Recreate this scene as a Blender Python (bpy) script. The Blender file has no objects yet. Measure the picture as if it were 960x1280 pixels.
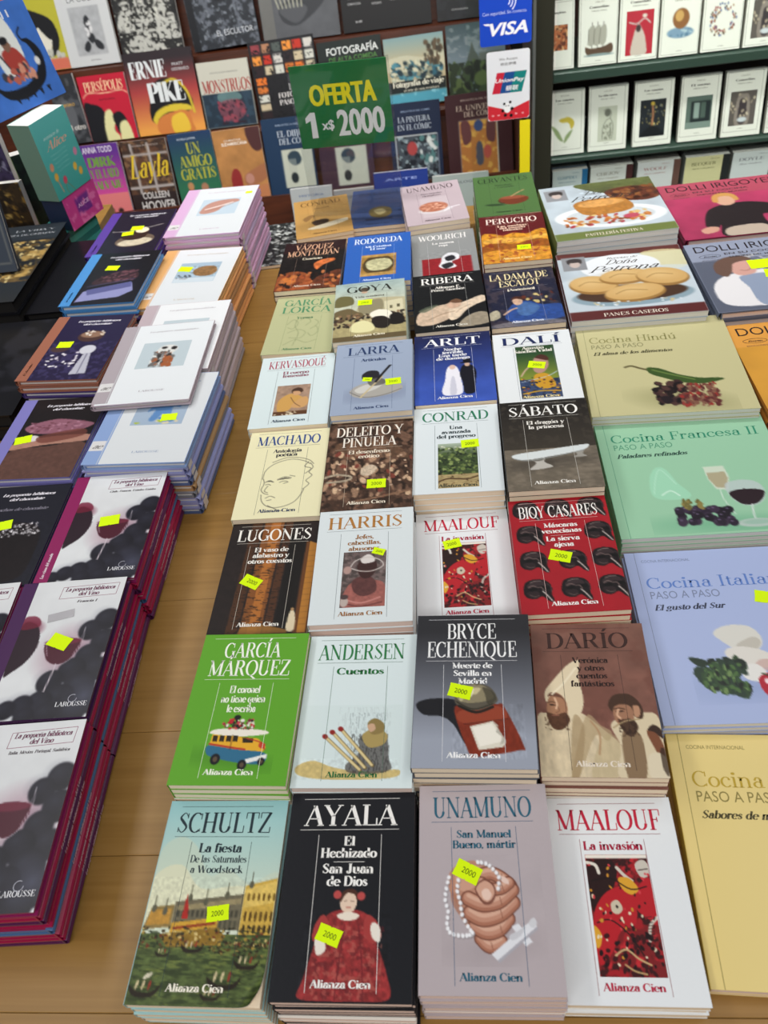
import bpy, math, random, unicodedata
import numpy as np
from mathutils import Vector, Matrix

# ------------------------------------------------------------------ camera
S = bpy.context.scene
COL = S.collection
cd = bpy.data.cameras.new('camera'); cam = bpy.data.objects.new('camera', cd); COL.objects.link(cam)
yaw, pitch, roll = math.radians(-8.799), math.radians(45.102), math.radians(-9.744)
f0 = Vector((math.sin(yaw) * math.cos(pitch), math.cos(yaw) * math.cos(pitch), -math.sin(pitch)))
r0 = Vector((math.cos(yaw), -math.sin(yaw), 0)); u0 = r0.cross(f0)
rr = r0 * math.cos(roll) + u0 * math.sin(roll); uu = -r0 * math.sin(roll) + u0 * math.cos(roll)
cam.matrix_world = Matrix(((rr.x, uu.x, -f0.x, 0), (rr.y, uu.y, -f0.y, 0), (rr.z, uu.z, -f0.z, 1.43), (0, 0, 0, 1)))
cd.sensor_fit = 'VERTICAL'; cd.sensor_height = 36; cd.sensor_width = 27; cd.lens = 998.16 / 1280 * 36
cd.clip_start = .02; cd.clip_end = 50
cd.dof.use_dof = True; cd.dof.focus_distance = .86; cd.dof.aperture_fstop = 9.5
S.camera = cam
# ------------------------------------------------------------------ light, exposure
S.view_settings.view_transform = 'Standard'; S.view_settings.look = 'None'
S.view_settings.gamma = 1; S.view_settings.use_curve_mapping = False
S.view_settings.exposure = -.95
W = bpy.data.worlds.new('shop_air'); S.world = W; W.use_nodes = True
W.node_tree.nodes['Background'].inputs[0].default_value = (.93, .96, 1, 1)
W.node_tree.nodes['Background'].inputs[1].default_value = .42
def lamp(name, loc, rot, sx, sy, power, col=(1, .98, .95), spread=180):
    d = bpy.data.lights.new(name, 'AREA'); d.shape = 'RECTANGLE'; d.size = sx; d.size_y = sy; d.energy = power; d.color = col; d.spread = math.radians(spread)
    o = bpy.data.objects.new(name, d); o.location = loc; o.rotation_euler = rot; COL.objects.link(o); return o
lamp('ceiling_lamp', (-1.3, .5, 2.75), (0, math.radians(-14), 0), .35, 2.4, 28)
lamp('ceiling_lamp', (.9, .2, 2.75), (0, math.radians(12), 0), .35, 2.4, 18)
lamp('ceiling_lamp', (-.3, -1.3, 2.75), (math.radians(26), 0, 0), 2.2, .35, 62)
lamp('ceiling_lamp', (-.2, 1.6, 2.75), (math.radians(24), 0, 0), 2.6, .3, 74, spread=120)
lamp('bookcase_fill_light', (.9, .3, 2.35), (math.radians(49), 0, 0), .9, .2, 7.2, (1, .97, .9), 50)  # added fill light that lifts the bookcase shelves, not a fixture of the shop
# ------------------------------------------------------------------ colour + materials
def lin(h):
    if isinstance(h, (tuple, list, np.ndarray)): c = np.array(h, float)
    else: c = np.array([int(h[i:i + 2], 16) for i in (0, 2, 4)]) / 255.
    return np.where(c <= .04045, c / 12.92, ((c + .055) / 1.055) ** 2.4)
def rgb(h): return np.array([int(h[i:i + 2], 16) for i in (0, 2, 4)]) / 255.
def mat(name, col='808080', rough=.5, spec=.5, metal=0, attr=False, bump=0, bscale=400, coat=0):
    m = bpy.data.materials.new(name); m.use_nodes = True; nt = m.node_tree; b = nt.nodes['Principled BSDF']
    b.inputs['Roughness'].default_value = rough; b.inputs['Metallic'].default_value = metal
    b.inputs['Specular IOR Level'].default_value = spec; b.inputs['Coat Weight'].default_value = coat
    b.inputs['Coat Roughness'].default_value = .12
    if attr:
        a = nt.nodes.new('ShaderNodeAttribute'); a.attribute_name = 'Col'
        nt.links.new(a.outputs['Color'], b.inputs['Base Color'])
    else: b.inputs['Base Color'].default_value = (*lin(col), 1)
    if bump:
        n = nt.nodes.new('ShaderNodeTexNoise'); n.inputs['Scale'].default_value = bscale
        t = nt.nodes.new('ShaderNodeTexCoord'); nt.links.new(t.outputs['Object'], n.inputs['Vector'])
        p = nt.nodes.new('ShaderNodeBump'); p.inputs['Strength'].default_value = bump; p.inputs['Distance'].default_value = .001
        nt.links.new(n.outputs['Fac'], p.inputs['Height']); nt.links.new(p.outputs[0], b.inputs['Normal'])
    return m
M_PRINT = mat('printed_cover', attr=True, rough=.42, spec=.22, bump=.12, bscale=260)
M_GLOSS = mat('laminated_cover', attr=True, rough=.3, spec=.3, bump=.1, bscale=60)
M_BACK = mat('rack_cover', attr=True, rough=.4, spec=.4)
M_STICK = mat('fluorescent_paper', attr=True, rough=.6, spec=.2)
M_METAL = mat('olive_metal', '35352a', rough=.45, metal=.3)
M_GREEN = mat('green_shelf_paint', '36483f', rough=.4)
def pages_mat(name, c1, c2):
    m = mat(name, c1, rough=.85, spec=.1); nt = m.node_tree; b = nt.nodes['Principled BSDF']
    t = nt.nodes.new('ShaderNodeTexCoord'); mp = nt.nodes.new('ShaderNodeMapping'); mp.inputs['Scale'].default_value = (9, 9, 2600)
    n = nt.nodes.new('ShaderNodeTexNoise'); n.inputs['Scale'].default_value = 1; n.inputs['Detail'].default_value = 3
    r = nt.nodes.new('ShaderNodeMix'); r.data_type = 'RGBA'
    r.inputs[6].default_value = (*lin(c1), 1); r.inputs[7].default_value = (*lin(c2), 1)
    nt.links.new(t.outputs['Object'], mp.inputs[0]); nt.links.new(mp.outputs[0], n.inputs[0]); nt.links.new(n.outputs['Fac'], r.inputs[0])
    nt.links.new(r.outputs[2], b.inputs['Base Color']); return m
M_PAGES = pages_mat('cream_page_edges', 'fbeed8', 'e0c8a6')
M_PAGEP = pages_mat('pinkish_page_edges', 'f6e2d6', 'd2b4a8')
M_PAGED = pages_mat('dark_case_edges', '1c1b1c', '2c2a28')
M_PAGEW = pages_mat('white_page_edges', 'f0eeea', 'bcb8b2')
def wood_mat(name, c1, c2, c3, rough=.4):
    m = mat(name, c1, rough=rough, spec=.4); nt = m.node_tree; b = nt.nodes['Principled BSDF']
    t = nt.nodes.new('ShaderNodeTexCoord'); mp = nt.nodes.new('ShaderNodeMapping'); mp.inputs['Scale'].default_value = (2.4, 80, 8)
    n = nt.nodes.new('ShaderNodeTexNoise'); n.inputs['Scale'].default_value = 1.6; n.inputs['Detail'].default_value = 6; n.inputs['Distortion'].default_value = .5
    cr = nt.nodes.new('ShaderNodeValToRGB'); e = cr.color_ramp.elements
    e[0].position = .3; e[0].color = (*lin(c2), 1); e[1].position = .72; e[1].color = (*lin(c3), 1)
    k = cr.color_ramp.elements.new(.5); k.color = (*lin(c1), 1)
    nt.links.new(t.outputs['Object'], mp.inputs[0]); nt.links.new(mp.outputs[0], n.inputs[0]); nt.links.new(n.outputs['Fac'], cr.inputs[0])
    nt.links.new(cr.outputs[0], b.inputs['Base Color']); return m
M_WOOD = wood_mat('honey_wood', '957038', '8c6833', '9d7840', .36)
M_DWOOD = wood_mat('dark_red_wood', '46200f', '33150a', '5a2c16', .4)
M_MAROON = wood_mat('maroon_case_back', '3a1f1a', '2c1512', '472a22', .5)
def glass_mat(name, tint=(.97, .99, .98), refl=.5):
    m = bpy.data.materials.new(name); m.use_nodes = True; nt = m.node_tree; nt.nodes.clear()
    o = nt.nodes.new('ShaderNodeOutputMaterial'); mx = nt.nodes.new('ShaderNodeMixShader'); tr = nt.nodes.new('ShaderNodeBsdfTransparent')
    gl = nt.nodes.new('ShaderNodeBsdfGlossy'); gl.inputs['Roughness'].default_value = .03
    fr = nt.nodes.new('ShaderNodeFresnel'); mu = nt.nodes.new('ShaderNodeMath'); mu.operation = 'MULTIPLY'; mu.inputs[1].default_value = refl
    tr.inputs[0].default_value = (*tint, 1); ge = nt.nodes.new('ShaderNodeNewGeometry'); iv = nt.nodes.new('ShaderNodeMath'); iv.operation = 'SUBTRACT'; iv.inputs[0].default_value = 1; m2 = nt.nodes.new('ShaderNodeMath'); m2.operation = 'MULTIPLY'
    nt.links.new(ge.outputs['Backfacing'], iv.inputs[1]); nt.links.new(fr.outputs[0], mu.inputs[0]); nt.links.new(mu.outputs[0], m2.inputs[0]); nt.links.new(iv.outputs[0], m2.inputs[1]); nt.links.new(m2.outputs[0], mx.inputs[0])
    nt.links.new(tr.outputs[0], mx.inputs[1]); nt.links.new(gl.outputs[0], mx.inputs[2]); nt.links.new(mx.outputs[0], o.inputs[0]); return m
M_GLASS = glass_mat('cabinet_glass', (.96, .985, .975), .7)
M_ACRYL = glass_mat('clear_acrylic', (.95, .955, .96), 1.)

# ------------------------------------------------------------------ mesh builder
class MB:
    def __init__(s): s.v = []; s.f = []; s.c = []; s.n = 0; s.m = []
    def add(s, v, f, c, m=0):
        v = np.asarray(v, float); f = np.asarray(f, int)
        c = np.asarray(c, float)
        if c.ndim == 1: c = np.tile(c, (len(v), 1))
        s.v.append(v); s.f.append(f + s.n); s.c.append(c); s.m.append(np.full(len(f), m)); s.n += len(v)
    def box(s, x0, y0, z0, x1, y1, z1, c, m=0):
        v = [(x, y, z) for z in (z0, z1) for y in (y0, y1) for x in (x0, x1)]
        s.add(v, [(0, 2, 3, 1), (4, 5, 7, 6), (0, 1, 5, 4), (2, 6, 7, 3), (0, 4, 6, 2), (1, 3, 7, 5)], lin(c), m)
    def prism(s, pts, z0, z1, c, m=0):        # extruded outline (counter-clockwise)
        n = len(pts); v = [(x, y, z0) for x, y in pts] + [(x, y, z1) for x, y in pts]; cc = lin(c)
        s.add(v, [(i, (i + 1) % n, (i + 1) % n + n, i + n) for i in range(n)], cc, m)
        s.add([(x, y, z1) for x, y in pts], [tuple(range(n))], cc, m); s.add([(x, y, z0) for x, y in pts], [tuple(range(n))[::-1]], cc, m)
    def build(s, name, mats, parent=None):
        me = bpy.data.meshes.new(name)
        V = np.concatenate(s.v); C = np.concatenate(s.c)
        me.vertices.add(len(V)); me.vertices.foreach_set('co', V.ravel())
        li = np.concatenate([f.ravel() for f in s.f]); tot = np.concatenate([np.full(len(f), f.shape[1]) for f in s.f])
        me.loops.add(len(li)); me.loops.foreach_set('vertex_index', li)
        me.polygons.add(len(tot)); me.polygons.foreach_set('loop_start', np.concatenate([[0], np.cumsum(tot)[:-1]]))
        me.polygons.foreach_set('material_index', np.concatenate(s.m))
        a = me.color_attributes.new('Col', 'FLOAT_COLOR', 'POINT')
        a.data.foreach_set('color', np.concatenate([C, np.ones((len(C), 1))], 1).ravel())
        me.update(calc_edges=True); me.validate(); me.shade_flat()
        for m in (mats if isinstance(mats, (list, tuple)) else [mats]): me.materials.append(m)
        o = bpy.data.objects.new(name, me); COL.objects.link(o)
        if parent: o.parent = parent
        return o
def tag(o, label=None, cat=None, group=None, kind=None):
    if label: o['label'] = label
    if cat: o['category'] = cat
    if group: o['group'] = group
    if kind: o['kind'] = kind
    return o
def empty(name, loc, rot=(0, 0, 0)):
    o = bpy.data.objects.new(name, None); o.empty_display_size = .02; COL.objects.link(o); o.location = loc; o.rotation_euler = rot; return o
def dup(root, loc, rot, scale=(1, 1, 1)):
    r = root.copy(); COL.objects.link(r); r.location = loc; r.rotation_euler = rot; r.scale = scale
    for ch in root.children:
        c = ch.copy(); COL.objects.link(c); c.parent = r
    return r
# ------------------------------------------------------------------ lettering: a pen-drawn modern serif, and plain sans
def _arc(a): cx, cy, rx, ry, a0, a1 = a; t = np.radians(np.linspace(a0, a1, max(6, int(abs(a1 - a0) / 18)))); return np.stack([cx + rx * np.cos(t), cy + ry * np.sin(t)], 1)
GL = {
'A': (.70, 'N .06 0 .35 1;T .34 1 .61 0;H .16 .5 .33;S .07 0 .18;S .60 0 .24'),
'B': (.66, 'V .16 0 1;A .36 .75 .18 .25 90 -90;H .05 .36 1;H .16 .38 .51;H .05 .38 0;A .36 .26 .22 .26 90 -90'),
'C': (.68, 'A .37 .5 .30 .5 52 312;v .60 .66 .98;v .60 .04 .2'),
'D': (.74, 'V .16 0 1;H .05 .34 1;H .05 .34 0;A .34 .5 .32 .5 90 -90'),
'E': (.62, 'V .16 0 1;H .05 .54 1;H .05 .57 0;H .16 .4 .52;v .54 .72 1;v .57 0 .3;v .4 .4 .64'),
'F': (.58, 'V .16 0 1;H .05 .54 1;S .16 0 .28;H .16 .4 .5;v .54 .7 1;v .4 .38 .62'),
'G': (.74, 'A .37 .5 .30 .5 52 320;V .62 .02 .42;S .62 .42 .24;v .60 .68 .98'),
'H': (.78, 'V .16 0 1;V .62 0 1;H .16 .62 .52;S .16 0 .26;S .16 1 .26;S .62 0 .26;S .62 1 .26'),
'I': (.34, 'V .17 0 1;S .17 0 .28;S .17 1 .28'),
'J': (.5, 'V .32 .2 1;A .2 .2 .12 .2 0 -160;S .32 1 .28;D .1 .16 .07'),
'K': (.74, 'V .16 0 1;N .2 .36 .6 1;T .3 .52 .63 0;S .16 0 .26;S .16 1 .26;S .6 1 .2;S .64 0 .2'),
'L': (.6, 'V .16 0 1;S .16 1 .28;H .05 .56 0;v .56 0 .34'),
'M': (.92, 'v .14 0 1;T .13 1 .44 .03;N .45 .03 .76 1;V .77 0 1;S .14 0 .2;S .1 1 .16;S .77 0 .26;S .8 1 .2'),
'N': (.8, 'v .14 0 1;T .12 1 .65 0;v .65 0 1;S .1 1 .18;S .14 0 .22;S .65 1 .22'),
'O': (.76, 'A .38 .5 .31 .5 0 360'),
'P': (.62, 'V .16 0 1;H .05 .36 1;A .34 .74 .22 .26 90 -90;H .16 .36 .48;S .16 0 .28'),
'Q': (.76, 'A .38 .5 .31 .5 0 360;T .34 .02 .66 -.22'),
'R': (.72, 'V .16 0 1;H .05 .36 1;A .34 .75 .20 .25 90 -90;H .16 .36 .5;T .38 .5 .58 .04;S .63 0 .14;S .16 0 .28'),
'S': (.56, 'P .47 .80 0 .3 1 0 .11 .76 .6 .27 .54 1 .47 .26 .6 .28 0 0 .08 .2 0;v .47 .72 .98;v .08 .02 .26'),
'T': (.68, 'V .34 0 1;H .04 .64 1;v .04 .7 1;v .64 .7 1;S .34 0 .28'),
'U': (.76, 'V .16 .3 1;A .38 .3 .22 .3 180 360;v .6 .3 1;S .16 1 .28;S .6 1 .2'),
'V': (.72, 'T .1 1 .36 0;N .36 0 .62 1;S .1 1 .26;S .62 1 .2'),
'W': (1.0, 'T .08 1 .3 0;N .3 0 .5 1;T .48 1 .7 0;N .7 0 .92 1;S .08 1 .2;S .92 1 .16'),
'X': (.72, 'T .12 1 .6 0;N .1 0 .58 1;S .1 0 .2;S .6 0 .22;S .12 1 .22;S .58 1 .2'),
'Y': (.7, 'T .08 1 .34 .45;N .36 .45 .6 1;V .35 0 .48;S .08 1 .22;S .6 1 .2;S .35 0 .26'),
'Z': (.64, 'H .08 .56 1;T .54 1 .08 0;H .06 .58 0;v .08 .72 1;v .58 0 .28'),
'a': (.5, 'V .37 .06 .5;A .25 .19 .17 .19 50 310;A .25 .46 .12 .19 0 150;H .37 .5 .02;D .14 .5 .06'),
'b': (.56, 'V .13 0 1;A .29 .32 .20 .32 150 -150;S .08 1 .14'),
'c': (.46, 'A .26 .32 .20 .32 50 320;D .39 .5 .06'),
'd': (.58, 'V .43 0 1;A .27 .32 .20 .32 30 330;S .38 1 .14;S .49 0 .12'),
'e': (.5, 'A .26 .32 .20 .32 0 320;H .08 .45 .34'),
'f': (.34, 'V .15 0 .8;A .27 .8 .12 .2 180 70;H .04 .3 .64;S .15 0 .24;D .31 .9 .05'),
'g': (.54, 'A .24 .43 .16 .21 0 360;A .25 -.08 .21 .15 0 360;N .4 .56 .52 .64'),
'h': (.6, 'V .13 0 1;A .3 .42 .16 .22 180 0;V .46 0 .42;S .08 1 .14;S .13 0 .22;S .46 0 .22'),
'i': (.28, 'V .14 0 .64;D .14 .88 .09;S .09 .64 .12;S .14 0 .26'),
'j': (.28, 'V .16 -.1 .64;D .16 .88 .09;A .08 -.1 .08 .16 0 -150'),
'k': (.58, 'V .13 0 1;N .16 .24 .42 .64;T .24 .38 .48 0;S .08 1 .14;S .13 0 .22;S .5 0 .16'),
'l': (.28, 'V .14 0 1;S .09 1 .12;S .14 0 .26'),
'm': (.9, 'V .13 0 .64;A .28 .42 .15 .22 180 0;V .43 0 .42;A .58 .42 .15 .22 180 0;V .73 0 .42;S .08 .64 .12;S .13 0 .22;S .43 0 .2;S .73 0 .22'),
'n': (.6, 'V .13 0 .64;A .3 .42 .16 .22 180 0;V .46 0 .42;S .08 .64 .12;S .13 0 .22;S .46 0 .22'),
'o': (.52, 'A .26 .32 .20 .32 0 360'),
'p': (.56, 'V .13 -.3 .64;A .3 .32 .20 .32 150 -150;S .13 -.3 .24;S .08 .64 .12'),
'q': (.56, 'V .42 -.3 .64;A .26 .32 .20 .32 30 330;S .42 -.3 .24'),
'r': (.42, 'V .13 0 .64;A .28 .46 .12 .18 170 60;D .35 .56 .08;S .13 0 .24;S .08 .64 .12'),
's': (.42, 'P .34 .5 0 .22 .64 0 .1 .49 .6 .22 .34 1 .35 .16 .6 .2 0 0 .07 .14 0;v .34 .46 .62;v .07 .02 .18'),
't': (.34, 'V .15 .1 .84;A .25 .12 .10 .12 180 340;H .04 .3 .64'),
'u': (.6, 'V .13 .2 .64;A .29 .2 .16 .20 180 360;V .46 0 .64;S .08 .64 .12;S .4 .64 .12;S .51 0 .12'),
'v': (.54, 'T .08 .64 .27 0;N .27 0 .46 .64;S .08 .64 .2;S .46 .64 .16'),
'w': (.8, 'T .08 .64 .24 0;N .24 0 .4 .64;T .38 .64 .55 0;N .55 0 .72 .64;S .08 .64 .18;S .72 .64 .16'),
'x': (.54, 'T .08 .64 .44 0;N .08 0 .44 .64;S .08 0 .16;S .44 0 .18;S .08 .64 .18;S .44 .64 .16'),
'y': (.54, 'T .08 .64 .27 0;N .46 .64 .2 -.24;D .14 -.24 .07;S .08 .64 .2;S .46 .64 .16'),
'z': (.46, 'H .06 .4 .64;T .38 .64 .06 0;H .05 .42 0;v .06 .46 .64;v .42 0 .2'),
',': (.22, 'D .1 .04 .08;N .12 .04 .06 -.14'), '.': (.22, 'D .1 .05 .08'), '(': (.3, 'A .34 .4 .22 .6 120 240'), ')': (.3, 'A -.04 .4 .22 .6 60 -60'),
' ': (.3, ''), '-': (.36, 'H .06 .3 .34'),
}
def _ribbon(p, w, closed=False):
    p = np.asarray(p, float); d = np.gradient(p, axis=0)
    if closed: d[0] = d[-1] = p[1] - p[-2]
    L = np.hypot(d[:, 0], d[:, 1]) + 1e-9; nrm = np.stack([-d[:, 1], d[:, 0]], 1) / L[:, None]
    w = np.asarray(w)[:, None] / 2; v = np.empty((2 * len(p), 2)); v[0::2] = p + nrm * w; v[1::2] = p - nrm * w
    return v, [(2 * i, 2 * i + 1, 2 * i + 3, 2 * i + 2) for i in range(len(p) - 1)]
_gc = {}
def glyph(ch, T, t):
    k = (ch, T, t)
    if k in _gc: return _gc[k]
    base = unicodedata.normalize('NFD', ch); adv, src = GL.get(base[0], (.5, 'V .2 0 1')); vs = []; fs = []; n = 0
    def put(v, f):
        nonlocal n; vs.append(v); fs.append(np.asarray(f) + n); n += len(v)
    for tok in src.split(';'):
        if not tok: continue
        q = tok.split(); o = q[0]; a = [float(x) for x in q[1:]]
        if o == 'V': put(*_ribbon([(a[0], a[1]), (a[0], a[2])], [T, T]))
        elif o == 'v': put(*_ribbon([(a[0], a[1]), (a[0], a[2])], [t, t]))
        elif o == 'H': put(*_ribbon([(a[0], a[2]), (a[1], a[2])], [t, t]))
        elif o == 'S': put(*_ribbon([(a[0] - a[2] / 2, a[1]), (a[0] + a[2] / 2, a[1])], [t, t]))
        elif o in 'TN':
            w = T * .95 if o == 'T' else t; hw = w / 2 * 1.12      # horizontal cut ends
            v = [(a[0] - hw, a[1]), (a[0] + hw, a[1]), (a[2] + hw, a[3]), (a[2] - hw, a[3])]; put(np.array(v), [(0, 1, 2, 3)])
        elif o == 'D':
            th = np.linspace(0, 2 * math.pi, 9)[:-1]; r = max(a[2], T * .5)
            put(np.stack([a[0] + r * np.cos(th), a[1] + r * np.sin(th)], 1), [(0, 1, 2, 3), (0, 3, 4, 5), (0, 5, 6, 7)])
        elif o == 'A':
            p = _arc(a); d = np.gradient(p, axis=0); cs = np.abs(d[:, 1]) / (np.hypot(d[:, 0], d[:, 1]) + 1e-9)
            put(*_ribbon(p, t + (T - t) * cs ** 1.6, abs(a[5] - a[4]) >= 360))
        elif o == 'P':
            q = np.array(a).reshape(-1, 3); q = catmull(q, 5, False); put(*_ribbon(q[:, :2], t + (T - t) * np.clip(q[:, 2], 0, 1)))
    for m in base[1:]:
        y = 1.1 if base[0].isupper() else .78; x = adv * .46 if base[0] != 'i' else .14
        if m == '\u0301': put(np.array([(x - .04, y), (x + .06, y), (x + .18, y + .2), (x + .04, y + .2)]), [(0, 1, 2, 3)])
        elif m == '\u0303': put(*_ribbon([(x - .16, y + .03), (x - .06, y + .1), (x + .06, y + .05), (x + .16, y + .12)], [.06] * 4))
        elif m == '\u0308': put(np.array([(x - .14, y), (x - .05, y), (x - .05, y + .1), (x - .14, y + .1), (x + .05, y), (x + .14, y), (x + .14, y + .1), (x + .05, y + .1)]), [(0, 1, 2, 3), (4, 5, 6, 7)])
    r = (adv, np.concatenate(vs) if vs else np.zeros((0, 2)), np.concatenate(fs) if fs else np.zeros((0, 4), int)); _gc[k] = r; return r
def catmull(p, n=6, closed=True):
    p = np.asarray(p, float)
    if closed: a, b, c, d = np.roll(p, 1, 0), p, np.roll(p, -1, 0), np.roll(p, -2, 0)
    else: q = np.vstack([p[0], p, p[-1]]); a, b, c, d = q[:-3], q[1:-2], q[2:-1], q[3:]
    t = np.linspace(0, 1, n, endpoint=False)[:, None, None]
    r = .5 * (2 * b + (c - a) * t + (2 * a - 5 * b + 4 * c - d) * t ** 2 + (3 * b - a - 3 * c + d) * t ** 3)
    r = r.transpose(1, 0, 2).reshape(-1, p.shape[1])
    return r if closed else np.vstack([r, p[-1]])
_sc = {}
def sans(s, off=0):
    k = (s, off)
    if k not in _sc:
        cu = bpy.data.curves.new('t', 'FONT'); cu.body = s; cu.size = 1.4; cu.offset = off; cu.resolution_u = 3; cu.fill_mode = 'FRONT'
        o = bpy.data.objects.new('t', cu); me = bpy.data.meshes.new_from_object(o); bpy.data.objects.remove(o)
        v = np.empty(len(me.vertices) * 3); me.vertices.foreach_get('co', v); v = v.reshape(-1, 3)[:, :2]
        me.calc_loop_triangles(); f = np.empty(len(me.loop_triangles) * 3, int); me.loop_triangles.foreach_get('vertices', f)
        bpy.data.meshes.remove(me); bpy.data.curves.remove(cu); _sc[k] = (v, f.reshape(-1, 3))
    return _sc[k]
def text(mb, fr, s, xc, y, h, w=None, col='000000', style='serif', al='c', slant=0, z=0, rot=0, T=None):
    """fr(P mm Nx2, dz)->xyz ; xc, y(baseline) in mm from the cover's top left; h cap height mm; w target width mm"""
    if style == 'sans' or style == 'sansb':
        v, f = sans(s, .022 if style == 'sansb' else 0); v = v.copy()
        if len(v) == 0: return
        v[:, 0] -= v[:, 0].min(); W0 = v[:, 0].max(); fs = [(v, f)]
    else:
        T_, t_ = {'serif': (.14, .045), 'bold': (.2, .065), 'light': (.07, .04)}[style]
        if T: T_ = T
        x = 0; vs = []; ff = []; n = 0
        for ch in s:
            adv, gv, gf = glyph(ch, T_, t_)
            if len(gv): vs.append(gv + [x, 0]); ff.append(gf + n); n += len(gv)
            x += adv
        if not vs: return
        v = np.concatenate(vs); f = np.concatenate(ff); v[:, 0] -= v[:, 0].min(); W0 = v[:, 0].max()
    v = v.copy(); v[:, 0] += v[:, 1] * slant / (1 if not w else 1)
    sx = h if w is None else w / W0
    v = v * [sx, h]; Wd = W0 * sx
    v[:, 0] += {'c': -Wd / 2, 'l': 0, 'r': -Wd}[al]
    if rot: c, sn = math.cos(rot), math.sin(rot); v = v @ np.array([[c, sn], [-sn, c]])
    P = np.stack([xc + v[:, 0], y - v[:, 1]], 1)
    mb.add(fr(P, .12 + z), f, lin(col), getattr(mb, 'pm', 0))
def rule(mb, fr, x0, y0, x1, y1, w, col, z=0):
    d = np.array([x1 - x0, y1 - y0]); d = d / (np.hypot(*d) + 1e-9) * w / 2; nx, ny = -d[1], d[0]
    mb.add(fr(np.array([(x0 + nx, y0 + ny), (x1 + nx, y1 + ny), (x1 - nx, y1 - ny), (x0 - nx, y0 - ny)]), .1 + z), [(0, 1, 2, 3)], lin(col), getattr(mb, 'pm', 0))
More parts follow.
